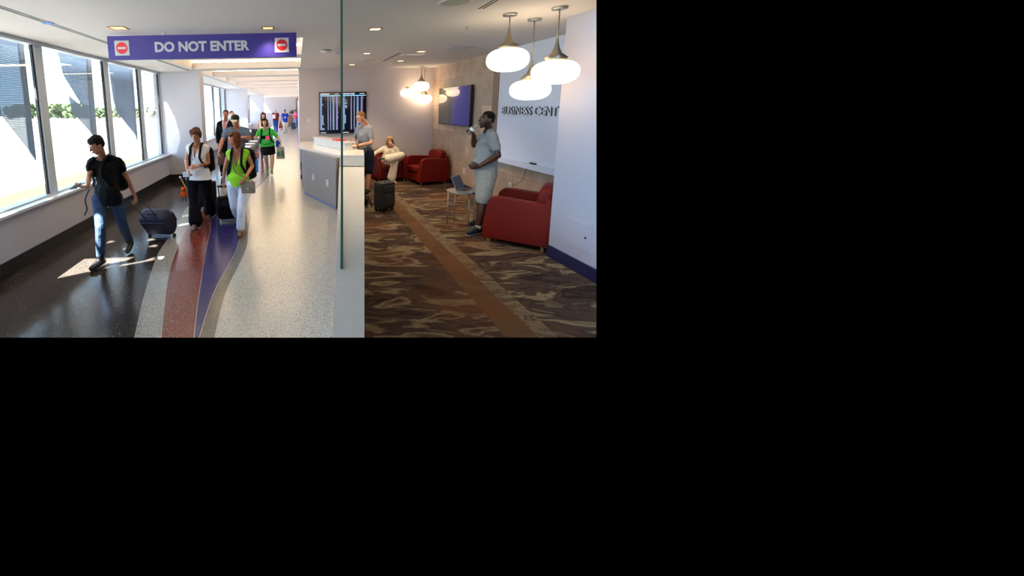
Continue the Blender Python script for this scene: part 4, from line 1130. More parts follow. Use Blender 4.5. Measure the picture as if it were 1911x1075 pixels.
    for sd in 'ab':
        A = V(J['f'+sd]); T = V(J['t'+sd]); dz = (T-A)
        heel = A-V((dz.x, dz.y, 0)).normalized()*.03*s; heel.z = min(heel.z, A.z-.03*s)
        B.append([(A, .036*s, None), (heel, .03*s, None), (T, .024*s, None)])
    body = blob('body', B, SKIN[skin], root, base, vox, 3)
    # face
    if vox <= .021:
        for e_ in (-1, 1):
            ey = link('eye', one(hull_add, [(H(e_*.030, -.0775, .010), (.0115*q, .0085*q, .006*q), R)]), EYEW, root, True, base=base)
            link('iris', one(hull_add, [(H(e_*.030, -.0868, .009), (.0058*q, .003*q, .0058*q), R)]), EYED, ey, True, base=base)
            link('eyebrow', one(hull_add, [(H(e_*.017, -.0835, .030), .0032*q, None), (H(e_*.043, -.0735, .032), .0028*q, None)]), brow or EYED, root, True, base=base)
        link('mouth', one(hull_add, [(H(0, -.0965, -.060), (.0215*q, .0045*q, .0065*q), R)]), mouth, root, True, base=base)
    api = dict(root=root, base=base, J=J, H=H, R=R, s=s, q=q, torso=torso, arm=arm, leg=leg, limb=limb, up=up, fw=fw, lat=lat, hipc=hipc, shc=shc, nk=nk, vox=vox, Rt=Rt, hw=hw, sw=sw, g=g)
    if hair: hair_on(api, *hair)
    for c in clothes: c(api)
    return api

def hair_on(a, kind, m):
    H, R, q = a['H'], a['R'], a['q']; P = [[(H(0, .026, .036), (.083*q, .088*q, .086*q), R)], [(H(0, -.02, .072), (.062*q, .06*q, .045*q), R)]]
    if kind == 'short':
        P.append([(H(0, .05, -.01), (.07*q, .055*q, .06*q), R)])
    if kind == 'buzz':
        P = [[(H(0, .018, .036), (.0775*q, .0885*q, .080*q), R)], [(H(0, .045, 0), (.066*q, .054*q, .05*q), R)]]
    if kind == 'tousled':
        P += [[(H(0, .04, -.01), (.084*q, .07*q, .07*q), R)], [(H(-.05, -.03, .075), (.035*q, .05*q, .03*q), R)], [(H(.055, -.01, .06), (.035*q, .06*q, .05*q), R)],
              [(H(-.075, .0, .0), (.014*q, .035*q, .055*q), R)], [(H(.078, .0, .0), (.014*q, .035*q, .055*q), R)], [(H(-.02, -.075, .065), (.05*q, .02*q, .02*q), R)]]
    if kind in ('bob', 'long'):
        z = -.10 if kind == 'bob' else -.17
        P += [[(H(0, .05, 0), (.088*q, .06*q, .08*q), R), (H(0, .06, z), (.085*q, .045*q, .04*q), R)]]
        for e_ in (-1, 1): P.append([(H(e_*.076, .0, .03), (.02*q, .05*q, .05*q), R), (H(e_*.082, .012, z), (.024*q, .038*q, .03*q), R)])
        P.append([(H(-.03, -.06, .072), (.045*q, .03*q, .024*q), R)])
    if kind == 'bun':
        P += [[(H(0, .05, 0), (.07*q, .05*q, .06*q), R)], [(H(0, .04, .135), (.04*q, .04*q, .035*q), R)]]
    return blob('hair', P, m, a['root'], a['base'], min(.007, a['vox']), 1, {'buzz': .002, 'tousled': .034, 'bob': .026}.get(kind, .014), .03)

def neckline(a, o, r, vneck):
    bm = NB(); bm.from_mesh(o.data); nk = a['nk']-a['base']; up, fw, lat = a['up'], a['fw'], a['lat']; kill = []
    for f in bm.faces:
        d = f.calc_center_median()-nk; u, h, q = d.dot(lat), d.dot(up), d.dot(fw)
        if r and (d-fw*.012).length < r*a['s']: kill.append(f)
        elif vneck and q > .02 and h < 0.05 and h > -vneck[0] and abs(u) < vneck[1]*(1+h/vneck[0]): kill.append(f)
    bmesh.ops.delete(bm, geom=kill, context='FACES')
    bd_v = [v for v in bm.verts if v.is_boundary and (v.co-nk).dot(up) > -.5]
    for _ in range(8):
        nw = {}
        for v in bd_v:
            ns = [e.other_vert(v).co for e in v.link_edges if e.is_boundary]
            if len(ns) == 2: nw[v] = v.co*.4+(ns[0]+ns[1])*.3
        for v, c in nw.items(): v.co = c
    bm.to_mesh(o.data); bm.free()
def surf(a, u, h, q0):
    """how far forward the worn top reaches at lateral offset u and height h from the shoulder centre"""
    o = a.get('shirt') or a.get('blouse')
    if not o: return q0
    c = a['shc']-a['base']; up, fw, lat = a['up'], a['fw'], a['lat']; best = None
    for v in o.data.vertices:
        d = v.co-c
        if abs(d.dot(lat)-u) < .022 and abs(d.dot(up)-h) < .022:
            f = d.dot(fw)
            if best is None or f > best: best = f
    return q0 if best is None else best
def patch(a, name, m, u0, h0, w, h, shape='box', n=7):
    bm = NB(); P = [[bm.verts.new(a['shc']+a['lat']*(u0+w*(i/(n-1)-.5))+a['up']*(h0+h*(j/(n-1)-.5))+a['fw']*(surf(a, u0+w*(i/(n-1)-.5), h0+h*(j/(n-1)-.5), .14)+.006)) for i in range(n)] for j in range(n)]
    for j in range(n-1):
        for i in range(n-1):
            if shape == 'round' and math.hypot((i+.5)/(n-1)-.5, (j+.5)/(n-1)-.5) > .5: continue
            bm.faces.new((P[j][i], P[j][i+1], P[j+1][i+1], P[j+1][i]))
    return link(name, bm, m, a['root'], True, base=a['base'])
def c_top(m, sleeve=.5, e=.014, hem=0.0, wr=.014, name='shirt', lo=-.02, low=None, neck=.088, fl=0.0, vneck=None):
    def f(a):
        P = a['torso'](e, lo=lo); hp = a['hipc']-a['up']*hem
        if sleeve > 0:
            for sd in 'ab': P += a['arm'](sd, min(e, .016), sleeve)
        P.append([(a['hipc']+a['up']*.14, (a['hw']+.060*a['g']+e, .108*a['g']+e, .06), a['Rt']), (hp, (a['hw']+(.085+fl)*a['g']+e, (.125+fl)*a['g']+e, .03), a['Rt'])])
        o = blob(name, P, m, a['root'], a['base'], a['vox'], 4, wr, cut=[(hp+a['up']*.012, -a['up'])]); a[name] = o; neckline(a, o, neck, vneck); return o
    return f
def c_legs(m, f=1.95, e=.012, flare=0.0, name='trousers', wr=.014, skirt=None):
    def g(a):
        P = [[(a['hipc'], (a['hw']+.066*a['g'], .112*a['g'], .10*a['s']), a['Rt']), (a['hipc']+a['up']*.10*a['s'], (a['hw']+.045*a['g'], .10*a['g'], .05), a['Rt'])]]
        if skirt:
            kc = (V(a['J']['ka'])+V(a['J']['kb']))/2; lo = mixv(a['hipc'], kc, skirt)
            P.append([(a['hipc'], (a['hw']+.085*a['g'], .125*a['g'], .10*a['s']), a['Rt']), (lo, (a['hw']+.075*a['g'], .13*a['g'], .03), a['Rt'])])
        else:
            for sd in 'ab': P += a['leg'](sd, e, f, flare)
        return blob(name, P, m, a['root'], a['base'], a['vox'], 4, wr)
    return g
def c_shoes(m, boot=0.0, sole=None, sandal=False, socks=None):
    def g(a):
        for sd in 'ab':
            A = V(a['J']['f'+sd]); T = V(a['J']['t'+sd]); dz = V((T.x-A.x, T.y-A.y, T.z-A.z)); fl = V((dz.x, dz.y, 0)).normalized(); s = a['s']
            heel = A-fl*.035*s; heel.z = min(heel.z, A.z-.03*s)
            P = [[(A+V((0, 0, -.005)), .042*s, None), (heel, .04*s, None), (T, .036*s, None), (mixv(A, T, .6)+V((0, 0, -.012)), .042*s, None)]]
            if sandal: P = [[(heel-V((0, 0, .02)), .034*s, None), (T-V((0, 0, .006)), .032*s, None)], [(mixv(A, T, .55), .044*s, None), (mixv(A, T, .7), .038*s, None)]]
            if boot: K = V(a['J']['k'+sd]); P.append([(A, .050*s, None), (mixv(A, K, boot), .052*s, None)])
            o = blob('shoe', P, m, a['root'], a['base'], .007 if a['vox'] < .012 else .012, 3)
            if sole: 
                lo = min(heel.z, T.z)
                link('sole', one(hull_add, [(heel-V((0, 0, .034*s)), (.036*s, .036*s, .008), None), (T-V((0, 0, .026*s)), (.034*s, .034*s, .008), None)]), sole, o, True, base=a['base'])
            if socks:
                K = V(a['J']['k'+sd]); blob('sock', [[(A, .043*s, None), (mixv(A, K, .25), .043*s, None)]], socks, a['root'], a['base'], .009, 2)
    return g
def pts_person(spec, Y0):
    """joint pixels (x, y[, Y]) -> world points"""
    return {k: ony(v[0], v[1], v[2] if len(v) > 2 else Y0) for k, v in spec.items()}
def ground(J, ks, r=.03):
    for k in ks: J[k].z = max(r, J[k].z)

def belt_tube(name, pts, r, m, parent, base, seg=8, flat=None):
    sm = [V(pts[0])]
    P = [V(p) for p in pts]
    for i in range(len(P)-1):
        p0 = P[max(0, i-1)]; p1 = P[i]; p2 = P[i+1]; p3 = P[min(len(P)-1, i+2)]
        for t in (.25, .5, .75, 1.0):
            sm.append(.5*((2*p1)+(p2-p0)*t+(2*p0-5*p1+4*p2-p3)*t*t+(3*p1-p0-3*p2+p3)*t**3))
    bm = NB()
    if flat:      # a flat webbing: wide across the body, thin along its own normal
        a_ = flat[0]; rows = []
        for i, p in enumerate(sm):
            d = (sm[min(i+1, len(sm)-1)]-sm[max(i-1, 0)]).normalized(); w_ = (a_['lat']-d*d.dot(a_['lat'])).normalized(); n_ = d.cross(w_)
            rows.append([bm.verts.new(p+w_*r*c+n_*r*flat[1]*s_) for c, s_ in ((-1, -.6), (-1, .6), (-.6, 1), (.6, 1), (1, .6), (1, -.6), (.6, -1), (-.6, -1))])
        for x, y in zip(rows, rows[1:]):
            for k in range(8): bm.faces.new((x[k], x[(k+1) % 8], y[(k+1) % 8], y[k]))
        bm.faces.new(rows[0]); bm.faces.new(list(reversed(rows[-1]))); bmesh.ops.recalc_face_normals(bm, faces=bm.faces)
    else: tube(bm, sm, r, seg)
    return link(name, bm, m, parent, True, base=base)
def backpack(a, m, label, w=.30, h=.46, d=.17, pocket=None, chest=True, off=.0, drop=0.0, strapm=None):
    """worn on the back: a thing of its own, with main bag, pocket and two shoulder straps"""
    up, fw, lat, g = a['up'], a['fw'], a['lat'], a['g']; sm = strapm or m
    back = a['shc']-fw*(.125*g+d/2+.012)-up*(.21+drop)+lat*off
    r = empty('backpack', back); tag(r, label, 'backpack')
    Rt = a['Rt']; P = [[(back+up*(h/2-.08), (w/2-.03, d/2-.02, .08), Rt), (back-up*(h/2-.07), (w/2, d/2, .07), Rt)]]
    blob('bag', P, m, r, back, .012, 4, .012)
    blob('pocket', [[(back-fw*(d/2)-up*.02, (w/2-.06, .045, .07), Rt), (back-fw*(d/2)-up*(h/2-.1), (w/2-.05, .05, .06), Rt)]], pocket or m, r, back, .012, 4)
    for q, S in ((-1, V(a['J']['sa'])), (1, V(a['J']['sb']))):
        u_ = (S-a['shc']).dot(lat)*.60; c_ = a['shc']
        F_ = lambda du, h, k: c_+lat*(u_+q*du)+up*h+fw*(surf(a, u_+q*du, h, .13)+.008+k)
        pts = [c_+lat*u_-fw*(.14*g+.01)-up*.04, c_+lat*u_-fw*(.075*g)+up*.045, c_+lat*u_+up*(.075*g**.5), F_(0, .015, .004), F_(.004, -.07, .002), F_(.012, -.16, .002), F_(.035, -.24, .0), F_(.06, -.30, -.01), c_+lat*(u_+q*.075*g)-up*.345+fw*.0, c_+lat*(u_+q*.05)-up*.37-fw*(.14*g+.01)]
        sm_ = belt_tube('shoulder_strap', pts, .019, sm, r, back, flat=(a, .33))
        for v in sm_.data.vertices: pass
    if chest: pass
    return r
def wheel_bag(*k, **kw): return suitcase(*k, **kw)
TEEB = mat('black_cotton', (9, 9, 11), 0.8, bump=.3, bscale=60); JEAN = mat('blue_denim', (46, 60, 86), 0.8, bump=.4, bscale=160, var=.18, vscale=18)
BLOUSE = mat('white_cotton', (222, 220, 222), 0.8, bump=.35, bscale=45); BTROU = mat('black_trousers', (9, 9, 16), 0.8, bump=.2, bscale=60)
LIME = mat('lime_cotton', (136, 196, 44), 0.75, bump=.35, bscale=50); WJEAN = mat('white_denim', (214, 214, 226), 0.75, bump=.3, bscale=80)
GTEE = mat('grey_blue_cotton', (92, 104, 122), 0.8, bump=.3, bscale=60); DSH = mat('dark_shorts', (30, 28, 32), 0.8)
SUIT = mat('black_suit', (14, 14, 18), 0.7); SHIRTW = mat('white_shirt', (226, 226, 232), .7); TIE = mat('pink_tie', (214, 130, 140), .6)
GREEN = mat('green_cotton', (68, 178, 70), .75, bump=.3, bscale=60); HTEE = mat('heather_grey_cotton', (132, 134, 138), .85, bump=.3, bscale=60, var=.06, vscale=60)
SHORTG = mat('light_grey_shorts', (146, 144, 138), .8, bump=.3, bscale=50); NAVYS = mat('navy_shorts', (24, 28, 50), .8); CREAM = mat('cream_linen', (236, 226, 206), .8, bump=.4, bscale=50)
ROYAL = mat('royal_blue_cotton', (28, 62, 170), .75); KHAKI = mat('off_white_trousers', (216, 208, 190), .8); PINK = mat('pink_cotton', (236, 84, 130), .75)
FLORAL = mat('maroon_print', (110, 34, 50), .75, var=.9, vscale=22); PALEJ = mat('pale_denim', (120, 146, 180), .8); BLUEJ = mat('mid_denim', (44, 80, 150), .8)
BEIGE = mat('beige_top', (222, 196, 172), .8); BROWNL = mat('brown_leather', (92, 62, 46), .5); TAUPE = mat('taupe_leather', (118, 98, 80), .5, bump=.1, bscale=200)
H_BLK = hairm('black', (16, 14, 16)); H_BRN = hairm('brown', (86, 52, 34)); H_DBR = hairm('dark_brown', (52, 34, 26)); H_AUB = hairm('auburn', (104, 56, 32)); H_BLD = hairm('blond', (196, 164, 112)); H_WHT = hairm('white', (210, 206, 204)); H_LBR = hairm('light_brown', (132, 92, 58))
SOLE = mat('shoe_sole', (200, 200, 196), .6); SNK = mat('sneaker_blue_black', (18, 30, 40), .6); GSNK = mat('sneaker_green', (110, 140, 50), .6)

# woman with the phone
J = pts_person(dict(head=(179.5, 270.5, 4.72), neck=(190, 291, 4.86), sa=(171.5, 302, 4.80), sb=(220, 300, 4.95), ea=(166, 331, 4.68), wa=(163.5, 348, 4.45), eb=(238.5, 335, 5.05), wb=(252.5, 367, 5.12),
    ha=(186, 370, 4.86), hb=(216, 370, 4.92), ka=(188, 424, 4.66), kb=(229, 419, 4.95), fa=(188, 486, 4.66), fb=(243, 453, 5.2), ta=(171, 499, 4.52), tb=(238, 469, 5.04)), 4.85)
J['fa'].z = .085; J['ta'].z = .035
g = person((-2.35, 4.8, 0), 'person in black t-shirt and jeans looking at a phone and pulling a navy suitcase', J, 'mid', .95, 'f', 1.62, (-.35, -1, 0), (-.55, -.7, -.5), .007,
    dict(a=((-.55, -.8, .1), (.1, .1, 1), (-.2, .3, .6), .45), b=((.15, .05, -1), (-1, 0, 0), (0, -1, 0), .95)), ('short', H_BLK),
    (c_legs(JEAN, 1.86, .012), c_top(TEEB, .42, .02, hem=.08, name='shirt'), c_shoes(BLACKM, boot=.28)), hs=1.02)
pr = g['J']['wa']+V((-.075, -.10, .025))
ph = empty('phone', pr, .3); tag(ph, 'dark phone held in the outstretched hand of the person in black', 'phone')
link('body', place(one(box, -.036, .036, -.07, .07, -.004, .004), (0, 0, 0), (.95, -.2, .1), (.25, .93, .25), (-.1, -.2, .97)), BLACKM, ph, bevel=.003)
link('display', place(one(box, -.032, .032, -.064, .064, .004, .0046), (0, 0, 0), (.95, -.2, .1), (.25, .93, .25), (-.1, -.2, .97)), mat('phone_glass', (60, 66, 76), .08), ph)
backpack(g, FABB, 'black backpack worn by the person looking at a phone', .29, .42, .15)
sg = belt_tube('loose_strap', [g['J']['ha']+V((-.1, -.04, .12)), g['J']['ha']+V((-.15, -.06, .0)), g['J']['ha']+V((-.14, -.06, -.12)), g['J']['ha']+V((-.18, -.06, -.2))], .009, FABN, g['root'], g['base'])

def towed(pw, wheel_px, w, d, h, m, label, hand_pt, foot=None):
    b = onz(*wheel_px); v = V((hand_pt.x-b.x, hand_pt.y-b.y, 0)); rz = math.atan2(v.y, v.x)+math.pi/2
    full = (V(hand_pt)-b).length; tilt = math.atan2(v.length, hand_pt.z)
    r = empty('suitcase', b); r.rotation_euler = (tilt, 0, rz); tag(r, label, 'suitcase')
    link('shell', one(box, -w/2, w/2, -.02, d-.02, .03, h), m, r, bevel=.085)
    link('front_pocket', one(box, -w/2+.03, w/2-.03, d-.05, d+.03, .07, h*.6), m, r, bevel=.025)
    link('back_panel', one(box, -w/2+.04, w/2-.04, -.035, .0, .12, h-.06), m, r, bevel=.014)
    for s in (-1, 1): link('handle_rod', one(tube, [(s*.09, .01, h-.02), (s*.09, .01, full)], .008, 8), BLACKM, r, True)
    link('grip', one(box, -.105, .105, -.006, .026, full-.016, full+.014), BLACKM, r, bevel=.008)
    bm = NB(); tube(bm, [(-.07, d/3, h-.004), (-.06, d/3, h+.025), (.06, d/3, h+.025), (.07, d/3, h-.004)], .01, 8); link('carry_handle', bm, m, r, True)
    for s in (-1, 1):
        bm = NB(); lathe(bm, [(0, -.014), (.034, -.014), (.034, .014), (0, .014)], 18); place(bm, (s*(w/2-.03), .0, .03), (0, 1, 0), (0, 0, 1), (1, 0, 0)); link('wheel', bm, BLACK, r)
    if foot: link('kick_plate', one(box, -w/2+.07, w/2-.07, -.04, -.01, .035, .075), foot, r, bevel=.012)
    return r
hp = g['J']['wb']+V((.02, .02, -.075))
towed(g, (304, 441), .44, .24, .50, FABN, 'navy blue wheeled suitcase tilted and pulled by the person with the phone', hp, mat('pale_trim', (150, 160, 200), .5))

# woman in the white blouse
J = pts_person(dict(head=(365.5, 251.5, 6.25), neck=(369, 270, 6.4), sa=(353.5, 274.5, 6.36), sb=(385, 275.5, 6.42), ea=(348, 300, 6.42), wa=(350, 317.5, 6.18), eb=(389, 303.5, 6.42), wb=(367.5, 311, 6.16),
    ha=(359, 332, 6.36), hb=(383, 332, 6.40), ka=(361, 374, 6.24), kb=(389, 370, 6.45), fa=(366, 414, 6.16), fb=(393, 396, 6.78), ta=(359, 425, 6.0), tb=(390, 404, 6.62)), 6.35)
J['fa'].z = .085; J['ta'].z = .035
g = person((-1.72, 6.4, 0), 'person in a sleeveless white blouse and wide black trousers with a backpack', J, 'tan', .98, 'f', 1.62, (-.15, -1, 0), (-.2, -.9, -.42), .0075,
    dict(a=((.25, -.6, -.5), (.7, .5, 0), (0, -.2, 1), .6), b=((-1, -.25, -.15), (0, 1, -.2), (0, -.3, 1), .55)), ('tousled', H_BRN),
    (c_legs(BTROU, 1.88, .02, flare=.055, name='trousers'), c_top(BLOUSE, 0, .02, hem=.03, wr=.02, name='blouse', fl=.02, neck=.10, vneck=(.24, .035)), c_shoes(mat('sandal_grey', (96, 86, 80), .6), sandal=True)))
link('watch', one(lathe, [(.029, -.011), (.033, 0), (.029, .011)], 20), CHROME, g['root']).location = g['J']['wb']-g['base']+V((.02, .01, .004))
bpk = backpack(g, FABB, 'black backpack on the person in the white blouse', .32, .44, .17, off=.05)
link('coin_pouch', one(box, -.05, .05, -.012, .012, -.04, .04), mat('pouch_white', (200, 204, 214), .5), g['root'], bevel=.008).location = g['J']['wa']-g['base']+V((-.01, -.06, -.06))
w_ = onz(385, 392)
suitcase((w_.x, w_.y+.15, 0), .1, .34, .22, .52, FABB, 'black suitcase upright behind the legs of the person in the white blouse', .45)
tp = ony(336.5, 331, 6.25)
ty = empty('plush_toy', tp); tag(ty, 'small orange plush toy hanging from a yellow strap at the left of the white blouse', 'toy')
ORNG = mat('orange_plush', (206, 78, 24), .9, bump=.5, bscale=120)
bm = NB(); tube(bm, [(0, 0, 0), (.05, .01, -.12), (.12, .02, -.26)], .009, 8); link('strap', bm, mat('yellow_strap', (206, 170, 96), .7), ty)
bm = NB(); lathe(bm, [(0, .022), (.016, .016), (.022, 0), (.016, -.016), (0, -.022)], 16); link('clip', bm, CHROME, ty, True)
bb = V((.045, -.01, -.27))
blob('body', [[(bb, (.04, .035, .06), None)], [(bb+V((-.01, 0, .075)), .034, None)], [(bb+V((-.03, 0, .10)), .014, None)], [(bb+V((.015, 0, .105)), .014, None)], [(bb+V((-.035, 0, .02)), .016, None), (bb+V((-.06, 0, -.04)), .013, None)], [(bb+V((.035, 0, .02)), .016, None), (bb+V((.055, 0, -.03)), .013, None)]], ORNG, ty, (0, 0, 0), .006, 3)
for q in (-.02, .022): link('foot', one(tube, [bb+V((q, 0, -.05)), bb+V((q*1.5, 0, -.115))], .011, 8), BLACKM, ty, True)

# woman in the lime top
J = pts_person(dict(head=(436.5, 260, 5.72), neck=(443.5, 280, 5.86), sa=(428, 285, 5.86), sb=(460, 284.5, 5.90), ea=(419.5, 314, 6.0), wa=(417, 339, 6.12), eb=(471, 310, 5.92), wb=(457, 333, 5.66),
    ha=(434, 344, 5.88), hb=(456, 344, 5.92), ka=(436, 384, 5.98), kb=(450.5, 388, 5.72), fa=(443, 402, 6.42), fb=(449, 428, 5.80), ta=(442, 413, 6.30), tb=(446.5, 436.5, 5.66)), 5.88)
J['fb'].z = .085; J['tb'].z = .032
g = person((-.92, 5.9, 0), 'person in a lime green sleeveless top and white trousers looking to one side', J, 'tan', .95, 'f', 1.58, (-.1, -1, 0), (-.86, -.5, -.06), .0075,
    dict(a=((0, .05, -1), (1, 0, 0), (0, -1, 0), .95), b=((-.45, -.25, -.85), (-.6, .6, .2), (-.3, -1, 0), .7)), ('bob', H_AUB),
    (c_legs(WJEAN, 1.9, .014, flare=.012), c_top(LIME, 0, .016, hem=.02, wr=.016, name='blouse', neck=.09, vneck=(.26, .07)), c_shoes(mat('sandal_brown', (110, 74, 48), .6), sandal=True)), mouth=LIP)
backpack(g, FABB, 'large black backpack with a blue bottle worn with the lime top', .34, .50, .20, off=.07)
bt = g['shc']-g['fw']*.26+g['lat']*.21-V((0, 0, .22)); bo = empty('water_bottle', bt); tag(bo, 'bright blue bottle in the side pocket of the large black backpack', 'bottle')
bm = NB(); lathe(bm, [(0, -.12), (.036, -.12), (.038, .05), (.02, .075), (.02, .09), (0, .09)], 20); link('body', bm, mat('blue_bottle', (30, 130, 210), .25), bo, True)
bm = NB(); lathe(bm, [(0, .09), (.022, .09), (.022, .12), (0, .12)], 16); link('cap', bm, BLACKM, bo, True)
gl = [g['H'](-.035, -.06, .085), g['H'](.035, -.06, .085)]
for q in gl: link('sunglasses', one(hull_add, [(q, (.028, .018, .015), None)]), mat('dark_lens', (20, 16, 14), .1), g['root'], True, base=g['base'])
# handbag
hb_ = ony(463.5, 350, 5.68); hbag = empty('handbag', hb_, -.15); tag(hbag, 'taupe leather shoulder bag carried at the hip beside the white trousers', 'bag')
link('body', one(box, -.10, .10, -.035, .035, -.085, .085), TAUPE, hbag, bevel=.018)
link('flap', one(box, -.103, .103, -.042, -.030, -.02, .09), TAUPE, hbag, bevel=.010)
link('clasp', one(box, -.018, .018, -.05, -.04, -.02, .0), CHROME, hbag, bevel=.003)
belt_tube('strap', [hb_+V((.08, 0, .08)), g['J']['sb']*0+hb_+V((-.02, -.06, .16)), mixv(g['hipc'], g['shc'], .45)+g['fw']*.155, mixv(g['shc'], g['J']['sa'], .35)+g['fw']*.15+V((0, 0, -.1)), mixv(g['shc'], g['J']['sa'], .45)+V((0, 0, .065))], .007, BROWNL, hbag, hb_).rotation_euler = (0, 0, .15)
for c in (1,):
    hp = J['wa']+V((0, .01, -.08))
    towed(g, (424, 414), .34, .22, .46, FABB, 'black wheeled suitcase pulled beside the white trousers', hp, mat('grey_trim', (110, 112, 124), .5))

# man with the visor
J = pts_person(dict(head=(439, 225.5, 7.95), neck=(441, 238.5, 8.1), sa=(424.5, 243, 8.05), sb=(459, 243, 8.1), ea=(415, 262, 8.0), wa=(410, 280, 7.85), eb=(466, 259, 8.05), wb=(455, 256, 7.8),
    ha=(432, 291, 8.1), hb=(451, 291, 8.1), ka=(431, 329, 7.95), kb=(452, 329, 8.1), fa=(431, 365, 8.0), fb=(452, 362, 8.25), ta=(430, 374, 7.85), tb=(452, 368, 8.08)), 8.05)
g = person((-1.28, 8.05, 0), 'person in a grey t-shirt and white visor cap partly hidden behind the lime top', J, 'tan', 1.12, 'm', 1.76, (-.05, -1, 0), (-.1, -1, -.35), .009,
    dict(b=((-1, -.1, .05), (0, .2, -1), (-.2, -1, 0), .6)), ('buzz', H_DBR),
    (c_legs(DSH, .95, .025), c_top(GTEE, .55, .02, hem=.08, wr=.02, fl=-.02), c_shoes(BLACKM)), belly=.05)
H = g['H']; vz = blob('visor_cap', [[(H(0, .01, .055), (.088, .098, .07), g['R'])]], mat('cap_dark', (34, 40, 34), .7), g['root'], g['base'], .008, 2)
link('brim', one(hull_add, [(H(-.05, -.10, .048), (.02, .03, .006), g['R']), (H(.05, -.10, .048), (.02, .03, .006), g['R']), (H(0, -.14, .035), (.03, .02, .006), g['R'])]), mat('visor_white', (206, 206, 190), .7), vz, True, base=g['base'])
link('wristwatch', one(lathe, [(.031, -.012), (.036, 0), (.031, .012)], 20), CHROME, g['root']).location = g['J']['wb']-g['base']+V((.03, .02, 0))

# man in the suit
J = pts_person(dict(head=(421, 213.5, 10.9), neck=(421, 226, 11.05), sa=(409, 231, 11), sb=(433.5, 231, 11.05), ea=(406, 251, 11.05), wa=(407, 267, 10.9), eb=(437, 251, 11.1), wb=(437, 267, 11.0),
    ha=(415, 271, 11.05), hb=(428, 271, 11.1), ka=(414.5, 299, 10.95), kb=(428, 298, 11.2), fa=(415, 322, 11.05), fb=(428, 316, 11.6), ta=(414, 327, 10.85), tb=(428, 321, 11.45)), 11)
g = person((-2.05, 11.1, 0), 'person in a black suit with white shirt and pink tie walking in the hall', J, 'tan', 1.02, 'm', 1.86, (-.05, -1, 0), None, .011,
    None, ('buzz', H_BLK), (c_legs(SUIT, 1.9, .02), c_top(SHIRTW, .2, .015, wr=.004, neck=.062), c_shoes(BLACKM)))
def jacket(a):
    P = a['torso'](.03); 
    for sd in 'ab': P += a['arm'](sd, .02, 1.92)
    P.append([(a['hipc']+a['up']*.1, (a['hw']+.08, .13, .05), a['Rt']), (a['hipc']-a['up']*.14, (a['hw']+.1, .14, .03), a['Rt'])])
    o = blob('jacket', P, SUIT, a['root'], a['base'], .011, 3, .008); neckline(a, o, .09, (.36, .085))
    return o
jacket(g)
up, fw, lat = g['up'], g['fw'], g['lat']; nb = g['shc']+up*.06
P1 = [nb+fw*.10+lat*-.055, nb+fw*.10+lat*.055, nb+fw*.172-up*.14+lat*.05, nb+fw*.185-up*.28, nb+fw*.172-up*.14-lat*.05]
link('tie', one(slab, [nb+fw*.085+lat*-.02, nb+fw*.085+lat*.02, nb+fw*.145-up*.1+lat*.03, nb+fw*.155-up*.30, nb+fw*.145-up*.1-lat*.03], fw, .02), TIE, g['root'], base=g['base'])
bg_ = ony(413.5, 296, 10.85); b_ = empty('travel_bag', bg_); tag(b_, 'soft brown bag carried low by the person in the black suit', 'bag')
blob('body', [[(V((-.05, 0, .10)), (.05, .09, .06), None), (V((.03, 0, .10)), (.05, .09, .06), None), (V((-.05, 0, -.14)), (.06, .10, .06), None), (V((.06, 0, -.12)), (.05, .10, .06), None)]], BROWNL, b_, (0, 0, 0), .012, 4, .01)
belt_tube('handle', [V((-.04, 0, .13)), (V(g['J']['wa'])-bg_)+V((0, 0, -.09)), V((.04, 0, .13))], .008, BROWNL, b_, (0, 0, 0))

def stock(x, Y, h, face, head_px=None, sw=.18, stride=.12, arms=None):
    """standing or strolling figure from floor pixel column x at depth Y"""
    p = ony(x, 230, Y); p.z = 0; f = V(face).normalized(); l = V((-f.y, f.x, 0)); s = h/1.7
    if l.x < 0: l = -l
    if abs(l.x) < .2: l = V((-f.y, f.x, 0))
    J = dict(head=p+f*.04+V((0, 0, 1.585*s)), neck=p+V((0, 0, 1.43*s)), sa=p-l*sw+V((0, 0, 1.38*s)), sb=p+l*sw+V((0, 0, 1.38*s)),
             ea=p-l*(sw+.05)+V((0, 0, 1.10*s))-f*.03, wa=p-l*(sw+.06)+V((0, 0, .86*s))+f*.06, eb=p+l*(sw+.05)+V((0, 0, 1.10*s))-f*.03, wb=p+l*(sw+.06)+V((0, 0, .86*s))+f*.06,
             ha=p-l*.09+V((0, 0, .9*s)), hb=p+l*.09+V((0, 0, .9*s)), ka=p-l*.09+f*(stride+.04)+V((0, 0, .48*s)), kb=p+l*.09+f*.02+V((0, 0, .49*s)),
             fa=p-l*.085+f*stride+V((0, 0, .085)), fb=p+l*.085-f*stride*1.2+V((0, 0, .11)), ta=p-l*.1+f*(stride+.16)+V((0, 0, .035)), tb=p+l*.1-f*(stride*1.2-.14)+V((0, 0, .04)))
    for k, v in (arms or {}).items(): J[k] = p+l*v[0]+f*v[1]+V((0, 0, v[2]*s))
    return J, p
# man behind the suit
J, p = stock(434, 14.0, 1.80, (-.05, -1, 0))
person(p, 'person in grey half hidden behind the person in the black suit', J, 'fair', 1.0, 'm', 1.80, (-.05, -1, 0), (.5, -1, 0), .014, None, ('buzz', H_BRN), (c_legs(SUIT, 1.9, .02), c_top(mat('grey_knit', (176, 178, 184), .8), 1.9, .02), c_shoes(BLACKM)))
